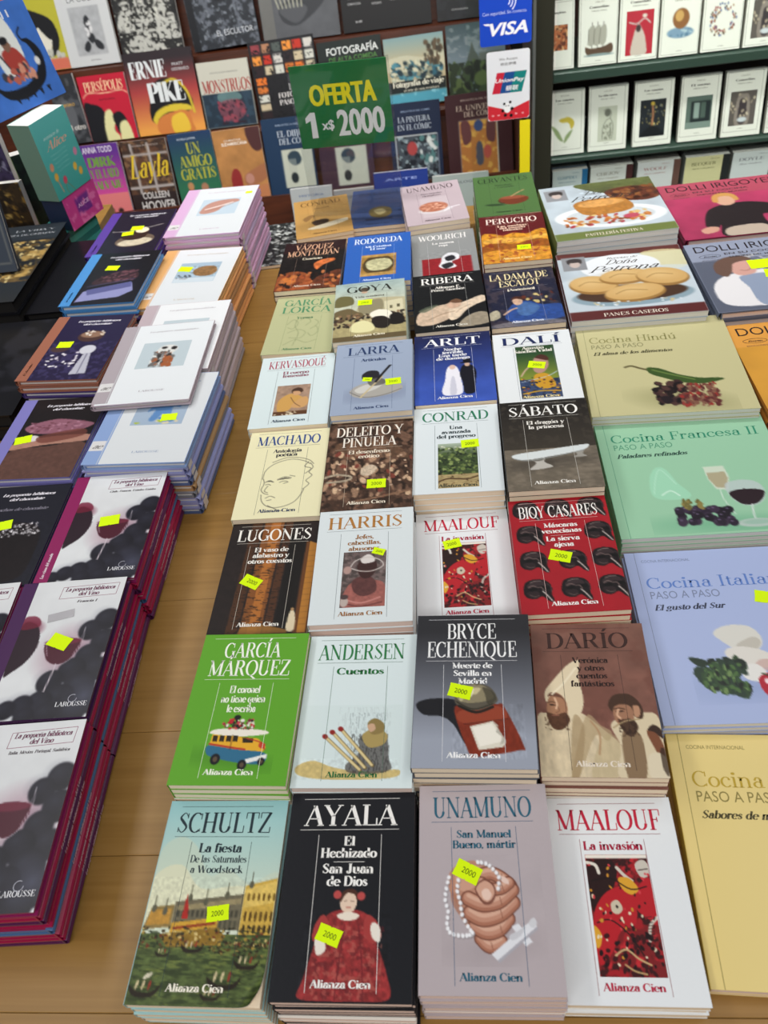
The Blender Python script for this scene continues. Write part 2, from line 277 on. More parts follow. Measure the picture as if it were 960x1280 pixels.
# ------------------------------------------------------------------ printed pictures (flat print as per-point colour on a fine grid)
def pts(s): return np.array([[float(x) for x in p.split(',')] for p in s.split()]) if isinstance(s, str) else np.asarray(s, float)
def vnoise(X, Y, seed):
    r = np.random.RandomState(seed).rand(64, 64); xi = np.floor(X).astype(int); yi = np.floor(Y).astype(int); fx = X - xi; fy = Y - yi
    fx = fx * fx * (3 - 2 * fx); fy = fy * fy * (3 - 2 * fy); g = lambda i, j: r[(yi + j) % 64, (xi + i) % 64]
    return (g(0, 0) * (1 - fx) + g(1, 0) * fx) * (1 - fy) + (g(0, 1) * (1 - fx) + g(1, 1) * fx) * fy
def fbm(X, Y, seed): return (vnoise(X, Y, seed) + .5 * vnoise(X * 2.1, Y * 2.1, seed + 1) + .25 * vnoise(X * 4.3, Y * 4.3, seed + 2)) / 1.75
class Art:
    def __init__(s, x0, y0, x1, y1, cell, col='808080'):
        nx = max(2, int((x1 - x0) / cell) + 1); ny = max(2, int((y1 - y0) / cell) + 1); s.cell = (x1 - x0) / (nx - 1)
        s.X, s.Y = np.meshgrid(np.linspace(x0, x1, nx), np.linspace(y0, y1, ny)); s.C = np.tile(rgb(col), (ny, nx, 1)); s.box = (x0, y0, x1, y1)
    def _mix(s, m, col, al=1):
        m = (m * al)[..., None]; s.C = s.C * (1 - m) + (rgb(col) if isinstance(col, str) else col) * m; return s
    def g(s, c1, c2, y0=None, y1=None, ax=1):
        y0 = s.box[ax] if y0 is None else y0; y1 = s.box[ax + 2] if y1 is None else y1
        t = np.clip(((s.Y if ax else s.X) - y0) / (y1 - y0), 0, 1)[..., None]; s.C = rgb(c1) * (1 - t) + rgb(c2) * t; return s
    def p(s, col, P, al=1, smooth=False):
        P = pts(P)
        if smooth: P = catmull(P, 5)
        lo, hi = P.min(0) - s.cell, P.max(0) + s.cell
        rows = np.where((s.Y[:, 0] >= lo[1]) & (s.Y[:, 0] <= hi[1]))[0]; cols = np.where((s.X[0] >= lo[0]) & (s.X[0] <= hi[0]))[0]
        if len(rows) == 0 or len(cols) == 0: return s
        sl = (slice(rows[0], rows[-1] + 1), slice(cols[0], cols[-1] + 1)); X, Y = s.X[sl], s.Y[sl]; m = np.zeros(X.shape); h = s.cell * .27
        for ox, oy in ((-h, -h), (h, -h), (-h, h), (h, h)):
            ins = np.zeros(X.shape, bool); x_, y_ = X + ox, Y + oy
            for (ax, ay), (bx, by) in zip(P, np.roll(P, -1, 0)):
                if ay == by: continue
                ins ^= ((ay > y_) != (by > y_)) & (x_ < (bx - ax) * (y_ - ay) / (by - ay) + ax)
            m += ins * .25
        mm = (m * al)[..., None]; s.C[sl] = s.C[sl] * (1 - mm) + rgb(col) * mm; return s
    def b(s, col, P, al=1): return s.p(col, P, al, True)
    def e(s, col, cx, cy, rx, ry, rot=0, al=1, soft=0):
        c, n = math.cos(math.radians(rot)), math.sin(math.radians(rot)); dx, dy = s.X - cx, s.Y - cy
        d = np.hypot((dx * c + dy * n) / rx, (-dx * n + dy * c) / ry)
        m = np.clip((1 - d) * min(rx, ry) / (s.cell * (1 + soft * 8)) + .5, 0, 1); return s._mix(m, col, al)
    def r(s, col, x0, y0, x1, y1, al=1): return s.p(col, [(x0, y0), (x1, y0), (x1, y1), (x0, y1)], al)
    def l(s, col, w, P, smooth=True, al=1):
        P = pts(P); P = catmull(P, 5, False) if smooth and len(P) > 2 else P
        lo, hi = P.min(0) - w - s.cell, P.max(0) + w + s.cell
        rows = np.where((s.Y[:, 0] >= lo[1]) & (s.Y[:, 0] <= hi[1]))[0]; cols = np.where((s.X[0] >= lo[0]) & (s.X[0] <= hi[0]))[0]
        if len(rows) == 0 or len(cols) == 0: return s
        sl = (slice(rows[0], rows[-1] + 1), slice(cols[0], cols[-1] + 1)); X, Y = s.X[sl], s.Y[sl]; D = np.full(X.shape, 1e9)
        for (ax, ay), (bx, by) in zip(P[:-1], P[1:]):
            vx, vy = bx - ax, by - ay; t = np.clip(((X - ax) * vx + (Y - ay) * vy) / (vx * vx + vy * vy + 1e-9), 0, 1)
            D = np.minimum(D, np.hypot(X - ax - t * vx, Y - ay - t * vy))
        m = (np.clip((w / 2 - D) / s.cell + .5, 0, 1) * min(1, w / s.cell) * al)[..., None]; s.C[sl] = s.C[sl] * (1 - m) + rgb(col) * m; return s
    def n(s, amp=.15, sc=3., seed=1, box=None, sx=1, sy=1):
        f = (fbm(s.X / sc * sx + 7, s.Y / sc * sy + 3, seed) - .5) * 2 * amp
        if box: f = f * ((s.X > box[0]) & (s.X < box[2]) & (s.Y > box[1]) & (s.Y < box[3]))
        s.C = np.clip(s.C * (1 + f[..., None]), 0, 1); return s
    def m(s, col, sc=4., th=.5, seed=1, box=None, al=1, sx=1, sy=1, P=None):      # mottled patches of another ink
        f = np.clip((fbm(s.X / sc * sx + 5, s.Y / sc * sy + 9, seed) - th) * 9, 0, 1)
        if box: f = f * ((s.X > box[0]) & (s.X < box[2]) & (s.Y > box[1]) & (s.Y < box[3]))
        return s._mix(f, col, al)
    def sp(s, cols, n, box, size, seed=1, asp=1.6, al=1):                          # loose daubs: crowds, foliage, fruit
        R = random.Random(seed); cols = cols.split()
        for i in range(n): s.b2(cols[R.randrange(len(cols))], R.uniform(box[0], box[2]), R.uniform(box[1], box[3]), size * R.uniform(.5, 1.2), size * R.uniform(.5, 1.2) * asp, R.uniform(-40, 40), al)
        return s
    def b2(s, col, cx, cy, rx, ry, rot, al=1):
        t = np.radians(np.arange(0, 360, 45)); c, n = math.cos(math.radians(rot)), math.sin(math.radians(rot)); x, y = rx * np.cos(t), ry * np.sin(t)
        return s.p(col, np.stack([cx + x * c - y * n, cy + x * n + y * c], 1), al)
    def put(s, mb, fr, dz=.05):
        ny, nx = s.X.shape; i = np.arange(ny * nx).reshape(ny, nx)
        f = np.stack([i[:-1, :-1], i[1:, :-1], i[1:, 1:], i[:-1, 1:]], -1).reshape(-1, 4)
        mb.add(fr(np.stack([s.X.ravel(), s.Y.ravel()], 1), dz), f, lin(np.clip(s.C.reshape(-1, 3), 0, 1)), getattr(mb, 'pm', 0))
# ------------------------------------------------------------------ the table, floor, rack and bookcase (setting and furniture)
def add_box(name, x0, y0, z0, x1, y1, z1, m, parent=None, bevel=.001, col='808080', org=None):
    mb = MB(); cx, cy, cz = org or (0, 0, 0)
    mb.box(x0 - cx, y0 - cy, z0 - cz, x1 - cx, y1 - cy, z1 - cz, col); o = mb.build(name, m, parent)
    if org and not parent: o.location = org
    if bevel:
        b = o.modifiers.new('bevel', 'BEVEL'); b.width = bevel; b.segments = 1
    return o
M_FLOOR = mat('dark_floor_tiles', '3a3632', rough=.5, bump=.2, bscale=30)
tag(add_box('floor', -3.2, -1.2, -.02, 3.2, 3.6, 0, M_FLOOR, bevel=0), kind='structure')
M_WALL = mat('dark_shop_wall', '2e2824', rough=.8)
tag(add_box('wall_back', -3.2, 3.3, 0, 3.2, 3.36, 2.9, M_WALL, bevel=0), kind='structure')

tb = tag(empty('display_table', (0, .6, 0)), 'long honey coloured wooden table carrying all the book stacks', 'table')
ys = [-.25, .02, .146, .266, .386, .55, .72, .89, 1.06, 1.24, 1.46]
for a, b in zip(ys[:-1], ys[1:]):        # boards run across, with recessed seams
    add_box('board', -1.25, a + .0002 - .6, .726, 1.1, b - .0002 - .6, .75, M_WOOD, tb, bevel=.0004)
add_box('board', -1.25, 1.4612 - .6, .726, -.72, 1.64 - .6, .75, M_WOOD, tb, bevel=.0008)
add_box('support', -1.24, -.24 - .6, .70, 1.09, 1.45 - .6, .7255, M_WOOD, tb)
add_box('support', -1.24, 1.4505 - .6, .70, -.73, 1.63 - .6, .7255, M_WOOD, tb)
add_box('apron', -1.2, -.2 - .6, .62, 1.05, -.18 - .6, .70, M_WOOD, tb); add_box('apron', -.7, 1.38 - .6, .62, 1.05, 1.40 - .6, .70, M_WOOD, tb)
for x, y in ((-1.2, -.2), (1.0, -.2), (-1.2, 1.57), (1.0, 1.34), (-.8, 1.57)): add_box('leg', x, y - .6, 0, x + .06, y + .06 - .6, .70, M_WOOD, tb)

LEAN = math.radians(15); SL, CL = math.sin(LEAN), math.cos(LEAN)
rk = tag(empty('display_rack', (-.45, 2.7, 0)), 'stepped dark red wooden wall rack behind the table', 'rack')
ROWS = {1: (2.82, .71), 2: (2.68, .522), 3: (2.55, .315), 4: (2.42, .27)}
RX0, RX1 = -1.56 + .45, .205 + .45       # local x of the rack's ends
for k, (Y, z) in ROWS.items():
    zz = z - .001
    add_box('shelf', RX0, Y - .03 - 2.7, zz - .02, RX1, Y + .06 - 2.7, zz, M_DWOOD, rk)
    add_box('lip', RX0, Y - .036 - 2.7, zz - .035, RX1, Y - .0305 - 2.7, zz - .003, M_DWOOD, rk)
    mb = MB(); y0 = Y + .045 - 2.7; H = {1: .34, 2: .2, 3: .19, 4: .1}[k]       # leaning back panel behind the books
    mb.add([(x, y0 + dy + h * SL, zz + h * CL) for dy in (0, .008) for x, h in ((RX0, 0), (RX1, 0), (RX1, H), (RX0, H))],
           [(0, 1, 2, 3), (7, 6, 5, 4), (3, 2, 6, 7), (1, 5, 6, 2), (4, 0, 3, 7), (4, 5, 1, 0)], lin('46200f'))
    mb.build('back_panel', M_DWOOD, rk)
add_box('plinth', RX0, 2.36 - 2.7, 0, RX1, 2.378 - 2.7, .268, M_DWOOD, rk); add_box('ledge', RX0, 2.3785 - 2.7, .228, RX1, 2.389 - 2.7, .232, M_DWOOD, rk)
for x in (RX0 - .008, RX1 + .001): add_box('side_panel', x, 2.42 - 2.7, 0, x + .007, 2.9 - 2.7, .62, M_DWOOD, rk)

bc = tag(empty('glass_bookcase', (.75, 2.35, 0)), 'glazed bookcase with dark green shelves and an olive metal corner post', 'bookcase')
X0, X1 = .275 - .75, 1.45 - .75
add_box('post', .222 - .75, 2.2 - 2.35, 0, .272 - .75, 2.25 - 2.35, 1.9, M_METAL, bc, .003)
add_box('post', 1.46 - .75, 2.2 - 2.35, 0, 1.5 - .75, 2.25 - 2.35, 1.9, M_METAL, bc, .003)
add_box('back_panel', X0, 2.52 - 2.35, 0, X1, 2.535 - 2.35, 1.9, M_MAROON, bc)
for x in (X0 - .05, X1 + .01): add_box('side_panel', x, 2.2505 - 2.35, 0, x + .012, 2.535 - 2.35, 1.9, M_MAROON, bc)
for z, h in ((1.02, .026), (.715, .026), (.4985, .016), (.303, .02), (.05, .02)):
    add_box('shelf', X0 + .001, 2.235 - 2.35, z - h, X1, 2.518 - 2.35, z - .003, M_GREEN, bc, .002)
add_box('top_panel', X0 - .05, 2.2 - 2.35, 1.901, X1 + .05, 2.535 - 2.35, 1.92, M_METAL, bc)
add_box('glass_door', X0 + .004, 2.212 - 2.35, .03, X1 - .004, 2.216 - 2.35, 1.895, M_GLASS, bc, 0)
# fixed glass wing that carries the card stickers
gw = tag(empty('glass_wing', (.15, 2.17, 0)), 'narrow upright glass panel left of the olive post carrying card stickers', 'glass panel')
add_box('pane', .06 - .15, .0, .2, .217 - .15, .004, 1.7, M_GLASS, gw, 0)
add_box('edge_strip', .2175 - .15, -.002, .2, .2245 - .15, .008, 1.7, mat('brushed_steel', '8f9490', rough=.3, metal=.7), gw)
add_box('foot', .05 - .15, -.03, 0, .225 - .15, .034, .2, M_METAL, gw)
mb = MB(); mb.box(.186 - .15, -.0006, .45, .2125 - .15, -.0001, .632, 'e9d81c'); mb.build('yellow_tape', M_STICK, gw)

# ------------------------------------------------------------------ books
def frame(w, l, t):
    w, l, t = w * 1000, l * 1000, t * 1000
    return lambda P, dz: np.stack([(P[:, 0] - w / 2) / 1000, (l / 2 - P[:, 1]) / 1000, np.full(len(P), (t + dz) / 1000)], 1)
def pbook_parts(root, w, l, t, col, spine=None, pages=None, top=None, back=None, mcov=None):
    """paperback: page block inside a thin folded cover; origin bottom centre"""
    spine = spine or col; k = .00045
    mb = MB(); mb.box(-w / 2 + .0006, -l / 2 + .0004, k, w / 2 - .0006, l / 2 - .0004, t - k - .00002, 'f0e2cc')
    mb.build('page_block', pages or M_PAGES, root)
    mb = MB()
    mb.box(-w / 2, -l / 2, 0, w / 2, l / 2, k, back or col); mb.box(-w / 2, -l / 2, t - k, w / 2, l / 2, t, col); mb.box(-w / 2 - k, -l / 2, 0, -w / 2, l / 2, t, spine)
    if top: top(mb, frame(w, l, t))
    return mb.build('cover', mcov or M_PRINT, root)
def hbook_parts(root, w, l, t, col, spine=None, pages=None, top=None, mcov=None, board=.0022, strip=None, edge=None):
    """hardback: page block between boards that overhang it, rounded spine"""
    spine = spine or col; edge = edge or spine; h = .003
    mb = MB(); mb.box(-w / 2 + .004, -l / 2 + h, board, w / 2 - h, l / 2 - h, t - board, 'e9e7e2'); mb.build('page_block', pages or M_PAGEW, root)
    mb = MB()
    for z0 in (0, t - board): mb.box(-w / 2 + .004, -l / 2, z0, w / 2, l / 2, z0 + board, edge)
    mb.add([(-w / 2 + .006, -l / 2 + .0006, t + .00002), (w / 2 - .0006, -l / 2 + .0006, t + .00002), (w / 2 - .0006, l / 2 - .0006, t + .00002), (-w / 2 + .006, l / 2 - .0006, t + .00002)], [(0, 1, 2, 3)], lin(col))
    n = 5; pr = [(-w / 2 + .0042 - .0042 * math.sin(math.pi * i / n) ** .5, t * i / n) for i in range(n + 1)]
    v = [(x, y, z) for y in (-l / 2, l / 2) for x, z in pr] + [(-w / 2 + .0055, y, z) for y in (-l / 2, l / 2) for z in (0, t)]
    f = [(i, i + n + 1, i + n + 2, i + 1) for i in range(n)]
    mb.add(v, f, lin(spine)); mb.box(-w / 2 + .0040, -l / 2, board, -w / 2 + .0056, l / 2, t - board, spine)
    if top: top(mb, frame(w, l, t))
    return mb.build('cover', mcov or M_GLOSS, root)
def sticker(root, w, l, t, x, y, rot, s=1., txt='2000', cut=0):
    """fluorescent price label with its stamped figures; x, y in mm from the cover's top left"""
    a, b = 8.6 * s, 5.6 * s; n1 = .7 * s
    P = np.array([(-a, b), (-.8, b), (-.5, b - n1), (.5, b), (a, b), (a - .3, 0), (a, -b), (.9, -b), (.4, -b + n1), (-.6, -b), (-a, -b), (-a + .3, 0)])
    r = math.radians(rot); R = np.array([[math.cos(r), math.sin(r)], [-math.sin(r), math.cos(r)]])
    mb = MB(); fr = frame(w, l, t); Q = P @ R; Q = np.stack([x + Q[:, 0], y - Q[:, 1]], 1)
    A = fr(Q, .16); B = fr(Q, .36); n = len(P); cc = lin('d8f800')
    mb.add(np.vstack([A, B]), [(i, (i + 1) % n, (i + 1) % n + n, i + n) for i in range(n)], cc)
    mb.add(B, [tuple(range(n))[::-1]], cc)
    if txt: text(mb, fr, txt, x + (R.T @ [0, 0])[0], y + 2.0 * s, 4 * s, 9.4 * s, '20300a', 'sans', rot=r, z=.28)
    # figures turned with the label
    return mb.build('price_sticker', M_STICK, root)
def natw(s, h, style): return sum(glyph(c, .2, .065)[0] for c in s) * h

AC = []          # the small paperbacks: name -> drawing and place
def cien(name, label, pos, bg, author, aw, title, ac, tc, rc=None, pc=None, arts=None, stk=None, full=None, spine=None, cell=1.0, ty=42.4, tsp=8.0, th=6.1, tw=None, low=None):
    AC.append(dict(name=name, label=label, pos=pos, bg=bg, author=author, aw=aw, title=title, ac=ac, tc=tc, rc=rc or ac, pc=pc or tc, arts=arts, stk=stk or [], cell=cell, spine=spine or bg, ty=ty, tsp=tsp, th=th, tw=tw, low=low))
def cien_top(d):
    def top(mb, fr):
        for a in (d['arts'](d['cell']) if d['arts'] else []): a.put(mb, fr)
        rc = d['rc']; two = len(d['author']) > 1
        yb = 49.5 if two else 30; v0 = yb + 4
        rule(mb, fr, 10, 5, 88, 5, .35, rc); rule(mb, fr, 9, yb, 88, yb, .35, rc)
        rule(mb, fr, 24.5, v0, 24.8, 144, .35, rc); rule(mb, fr, 74.2, v0, 75.2, 144, .35, rc)
        for i, (s, w) in enumerate(zip(d['author'], d['aw'])):
            text(mb, fr, s, 49, (26.5 if not two else 26 + i * 19.5), 16.2 if not two else 16, w, d['ac'], 'serif')
        y = d['ty'] + (20 if two else 0)
        for s in d['title']:
            h = d['th']
            if s.startswith('~'): s = s[1:]; h *= .8
            if s == '_': rule(mb, fr, 38, y - d['tsp'] + 3.4, 62, y - d['tsp'] + 3.4, .35, rc); y += 2.6; continue
            wmax = d['tw'] or 48; n = natw(s, h, 'bold') * (d['low'] or 1.34); text(mb, fr, s, 49.5, y, h, min(n, wmax), d['tc'], 'bold' if h == d['th'] else 'serif', T=None if h == d['th'] else .17); y += d['tsp']
        text(mb, fr, 'Alianza Cien', 49.5, 140.8, 5., 43, d['pc'], 'bold')
    return top
# ------------------------------------------------------------------ the drawings on the small paperbacks (mm, from each cover's top left)
def a_canal(c):
    a = Art(0, 0, 100, 150, c).g('8fbfc4', 'cfd8c4', 0, 86)
    a.b('c9d0b8', '0,44 14,30 30,38 44,60 60,56 78,66 100,58 100,90 0,90', .5).b('e2dcb8', '0,62 20,52 40,70 70,68 100,74 100,96 0,96', .6)
    a.p('8a7442', '4,84 22,82 22,98 0,100').p('b98a3a', '4,86 20,85 20,96 2,97').p('6c6550', '22,80 75,74 75,100 22,100')
    a.p('938662', '24,83 74,77 74,81 24,87')
    for i in range(13): a.r('3c3a2e', 25 + i * 3.8, 86, 26.6 + i * 3.8, 91).r('4c4a3a', 25 + i * 3.8, 93, 27 + i * 3.8, 99)
    a.p('c8a447', '75,68 100,62 100,104 75,104').p('dcbc62', '76,70 100,64 100,80 76,84')
    for i in range(6): a.b2('5c4416', 78.5 + i * 4, 90, 1.2, 4, 0).b2('6a5018', 79 + i * 4, 76, 1.1, 3, 0).b2('3a2c10', 78.5 + i * 4, 99, 1.3, 3.4, 0)
    for x, y in ((6, 76), (15, 78), (33, 68), (46, 71), (62, 66), (80, 58)): a.l('5c5a48', .9, [(x, y), (x, y + 10)]).b2('5c5a48', x, y + 9, 2, 3, 0)
    a.g2 = None; m = (a.Y > 103); a.C[m] = rgb('4c5a30'); a.n(.35, 5, 3, (0, 103, 100, 150), 1, 3).m('2e3a1e', 6, .55, 5, (0, 100, 100, 150), .8, .6, 3).m('74803e', 5, .62, 8, (0, 103, 100, 150), .7, .5, 3)
    a.p('8a6a24', '14,103 58,98 66,104 62,110 22,112').p('c89a34', '22,95 58,91 58,98 22,102').p('8e3a1c', '24,98 56,94 56,96 24,100').p('a8261e', '30,74 33,84 34,92 29,92')
    a.sp('2a2416 463820 a88a3c 6a2a1a 20281a d0b878', 150, (0, 98, 100, 112), 1.3, 4, .8).sp('2a2416 1c1c10 8a7a40 503818', 60, (55, 108, 100, 118), 1.6, 6, .5)
    for x, y, s in ((42, 112, 9), (12, 140, 12), (70, 134, 13), (85, 122, 10), (20, 116, 6), (62, 143, 8)):
        a.b('241c12', [(x - s, y - s * .25), (x - s * .4, y + s * .1), (x + s * .5, y + s * .1), (x + s, y - s * .3), (x + s * .6, y + s * .35), (x - s * .6, y + s * .35)])
        for k in (-.5, -.1, .3): a.b2('c8b890' if k < 0 else '8a3020', x + s * k, y - s * .25, s * .08, s * .28, 10)
    a.b2('cfc8b0', 13, 131, 4, 1.6, -30); a.n(.12, 2, 9, (0, 62, 100, 150)); return [a]
cien('schultz', 'pale blue paperback with a canal scene of boats, its lower right corner curling up', (-.2154, .2135, .8051, -1.0), '9fc6c8', ['SCHULTZ'], [78], ['La fiesta', '~De las Saturnales', '~a Woodstock'], '23323a', '23323a', '23323a', 'f2ecdc', a_canal, [(57, 88, 8, 1.)], cell=.95, th=7, tw=46)
def a_infanta(c):
    a = Art(18, 74, 88, 149, c, '1a1b20')
    a.b('8e2f30', '35,95 30,108 27,120 22,138 20,147 38,149 60,149 84,147 82,132 76,116 70,104 68,95 60,90 44,90').n(.3, 3, 2, (20, 92, 84, 149))
    a.m('b86a5c', 3, .56, 4, (28, 100, 78, 148), .5).m('5c1c22', 3.4, .6, 6, (28, 100, 80, 148), .6).l('6a2026', .8, '50,100 48,120 46,148').l('6a2026', .8, '60,100 64,125 66,148')
    a.b('a23c3a', '34,93 28,100 27,110 34,112 40,104').b('a23c3a', '66,93 74,98 77,108 70,112 64,104').b('e6ded2', '29,110 35,109 37,117 31,120').b('e6ded2', '71,98 76,102 76,111 71,109 69,102')
    a.b('e2c8b2', '46,80 50,77 56,78 58,84 56,90 51,92 46,88').b('4a2c22', '45,81 48,76 55,75 60,80 58,83 56,79 50,78 46,84').e('b64a48', 43, 79, 3, 3).e('b64a48', 61, 80, 3, 3).b('e8dccc', '44,93 52,91 60,93 58,96 52,97 46,96')
    a.l('3a2018', .5, '48.5,83.5 50.5,83.2').l('3a2018', .5, '53.5,83.4 55.5,83.6').l('a04038', .7, '50.5,88 53.5,88'); return [a]
cien('ayala', 'black paperback with a girl in a wide red gown on its cover', (-.1092, .2145, .8123, -.5), '1a1b20', ['AYALA'], [75], ['El', 'Hechizado', '_', 'San Juan', 'de Dios'], 'f0eeea', 'f0eeea', 'e8e6e2', arts=a_infanta, stk=[(39, 107, -20, 1.05)], cell=.8, th=7, tsp=9.2)
def a_hands(c):
    a = Art(16, 56, 90, 132, c, 'b3a8ac'); a.n(.03, 20, 3)
    a.e('9c9094', 54, 120, 24, 8, -15, .5, 3)
    a.b('b98670', '22,70 30,62 42,60 52,66 58,74 52,86 44,96 40,110 34,102 27,90 22,80').b('a8745e', '24,82 32,92 38,104 42,112 38,112 30,100 24,90', .8).b('cfa08a', '28,68 38,63 48,66 44,76 34,82 27,78', .8)
    for P, w in (('42,72 52,69 60,72 67,78', 8.5), ('44,114 50,119 58,116', 8), ('40,106 48,110 57,108 64,101', 8.6), ('37,97 46,101 58,98 68,90', 9.4), ('36,87 46,91 58,89 68,81', 9.2), ('46,76 52,80 60,80 66,76', 7.6)):
        Q = pts(P); a.l('6e4234', w + 1.8, Q).l('a8705a', w, Q).l('c08c76', w * .72, Q - [0, w * .12]).l('dcb29c', w * .3, Q - [0, w * .24], True, .75)
        a.l('80503f', .6, [Q[-2] + [1, -w * .3], Q[-2] + [2, w * .25]])
    a.b('7c4e40', '41,80 48,73 55,77 56,85 52,91 46,90').b('cfa08a', '42,80 48,74.5 54,78 55,84 51,89 46.5,88').b('e6c6b6', '46,82 50,80 53,84 51,88 47,87').b('e4c8bc', '60,71 65,73 66,77 61,75')
    R = random.Random(2)
    for P in ('22,72 20,80 19,88 21,96 20,104 22,110 28,112 34,112 38,111', '31,64 29,74 28,82 30,90 31,98 35,106 38,110', '44,61 50,62 55,66 59,72 58,80'):
        for x, y in catmull(pts(P), 2, False)[::1]: a.e('6c6468', x + .5, y + .6, 1.5, 1.7, 0, .6); a.e('eeeef2', x, y, 1.3, 1.6, R.uniform(-30, 30))
    a.p('dfe0e6', '51,124 55,128 84,106 80,102').p('dfe0e6', '66,106 71,104 80,116 75,119').p('a9a7b0', '55,128 56,129.5 84.5,107.5 84,106').b('c8c8ce', '64,112 70,109 76,106 72,112 66,115').b('cfcfd4', '78,104 82,100 84,104 81,107')
    return [a]
cien('unamuno', 'mauve grey paperback showing clasped hands with a white rosary', (-.0049, .2195, .8108, -.3), 'b3a8ac', ['UNAMUNO'], [77], ['San Manuel', 'Bueno, mártir'], '2b6076', '2b6076', '2b5a78', arts=a_hands, stk=[(36, 68, -27, 1.15)], cell=.75, th=5.8)
def a_battle(c):
    a = Art(27, 46, 74, 132, c, '7c1c20'); a.m('a01c24', 9, .48, 3).m('3a1416', 5, .56, 5).m('c02830', 7, .6, 9)
    a.r('e8e2d8', 27, 46, 74, 49).b('281414', '29,54 36,50 46,50 50,58 46,70 38,84 28,88 27,60').b('b41e28', '30,86 40,74 54,70 60,80 58,96 46,102 38,116 28,124 27,100').b('b41e28', '60,76 68,66 74,66 74,96 66,92 60,86')
    a.b('c9c2b6', '64,54 70,50 74,54 73,62 67,63').l('302020', .7, '66,58 73,57').l('cfc8ba', 2.2, '74,92 68,98 66,108').l('cfc8ba', 2.4, '50,56 55,62 60,66').b('d8a030', '50,64 58,64 64,72 58,76 52,72').b('d8a030', '27,98 32,104 30,112 27,112')
    a.b('cabfa8', '42,82 47,80 50,86 46,90 42,88').l('ddd8cc', 2.4, '27,52 34,54 36,60').l('1a1010', .9, '30,66 44,64 58,72 70,70').l('1a1010', .9, '30,96 40,94 52,104 60,118')
    a.sp('1a1012 e4d6b8 2a1414 d04048 c88c30', 70, (28, 52, 73, 130), 1., 12, 1.5).sp('1c0c10 3a1014', 60, (28, 104, 73, 131), 1.6, 3).l('c8a878', 1.3, '40,118 48,114 56,120 64,124').l('b89868', 1.2, '46,124 52,128 60,130')
    for i in range(9): a.l('20181a', .5, [(66 + i * .1, 92 + i * 2), (70, 91.5 + i * 2)])
    return [a]
for nm, pos, cell in (('maalouf', (.0952, .2216, .7777, -.7), .6), ('maalouf_small', (-.0098, .5476, .7907, .7), .9)):
    cien(nm, 'white paperback with a red battle picture, frontmost in its column' if cell < .7 else 'white paperback with a red battle picture and a yellow label, beside the red masks cover', pos, 'e3e7ea', ['MAALOUF'], [82], ['La invasión'], 'c02440', 'a82040', '8a2a3a', 'b82c48', a_battle, [] if cell < .7 else [(38, 47, 12, 1.1)], cell=cell, th=6.6)
def a_bus(c):
    a = Art(14, 84, 86, 140, c, '5fa22a'); a.e('3f7a1c', 48, 128, 32, 6, 8, .6, 2)
    a.b('2e6a8a', '28,114 50,116 74,120 80,124 76,131 56,130 36,126 27,122').p('e2aa2c', '29,104 52,106 70,108 78,116 76,120 52,118 28,114').l('b03028', 1.6, '28,113 52,117 60,118', False)
    a.b('ece6d8', '26,102 34,99 60,99 76,101 76,104 54,106 30,104')
    for x in (30, 36, 42, 48): a.p('2c2418', [(x, 105), (x + 4, 105.4), (x + 4, 111), (x, 110.6)])
    a.l('502a18', .7, '47,105 47,118', False).p('2c2418', '56,107 66,108 66,112 57,112').l('b03028', 1., '60,108 74,112 77,118').p('e8e8e4', '62,127 80,122 80,126 62,131').b('c03a28', '72,112 77,113 76,117 72,116')
    for x, y, r in ((36, 127, 5), (60, 132, 4.6), (76, 129, 3.6)): a.e('15151a', x, y, r * .85, r).e('5a4a3a', x, y, r * .4, r * .5)
    a.sp('b8202c 3a5c26 e4dcd0 1e1a20 c84048 702a30', 70, (36, 90, 64, 99), 1.5, 5, 1).e('1a1618', 48, 88, 3, 2.4).e('e6dfd4', 53, 91, 2, 1.6).e('b8202c', 43, 92, 2, 2); return [a]
cien('garcia', 'green paperback with a little painted bus on its cover', (-.2095, .3652, .8294, -1.9), '5fa22a', ['GARCÍA', 'MÁRQUEZ'], [54, 76], ['El coronel', 'no tiene quien', 'le escriba'], 'f2f6e8', 'eef4e0', 'e4eed4', arts=a_bus, cell=.85, th=7.2, tsp=9.6, ty=43.5, low=.86, tw=45)
def a_matches(c):
    a = Art(1, 74, 90, 143, c, 'd4e2e2'); a.m('b8c4c4', 2.2, .5, 3, (34, 76, 80, 130), .35, 3, .5).m('8e9a9c', 1.6, .56, 6, (44, 82, 78, 132), .5, 3, .4)
    a.b('c8aa5e', '2,132 16,126 34,132 60,136 88,134 84,141 40,143 8,140', .8).n(.12, 3, 4, (2, 124, 88, 143))
    a.b('565350', '54,106 60,100 70,100 78,108 80,124 82,134 66,138 48,137 44,130 54,120', .8).m('2f2c2c', 2, .52, 9, (46, 102, 80, 137), .5, 3, .6).b('a8935a', '56,104 62,98 72,98 78,104 74,112 62,114').b('8c7848', '60,92 66,87 74,92 74,100 64,102').b('caa486', '60,94 65,92 67,97 63,100')
    for (x0, y0, x1, y1) in ((24, 104, 56, 134), (30, 100, 60, 132), (37, 97, 66, 130)):
        a.l('6a5a38', 3., [(x0 + .8, y0 + .6), (x1 + .8, y1 + .6)], False).l('d8c590', 2.2, [(x0, y0), (x1, y1)], False).e('8e2420', x0, y0, 2.6, 2.2, 40)
    return [a]
cien('andersen', 'white paperback with three matches and a seated girl drawn on it', (-.1085, .3652, .8196, -1.45), 'd8e5e6', ['ANDERSEN'], [80], ['Cuentos'], '2c7a44', '1f6a34', '4a6a58', '2a6a3c', a_matches, cell=.8, th=6.8, low=1.75)
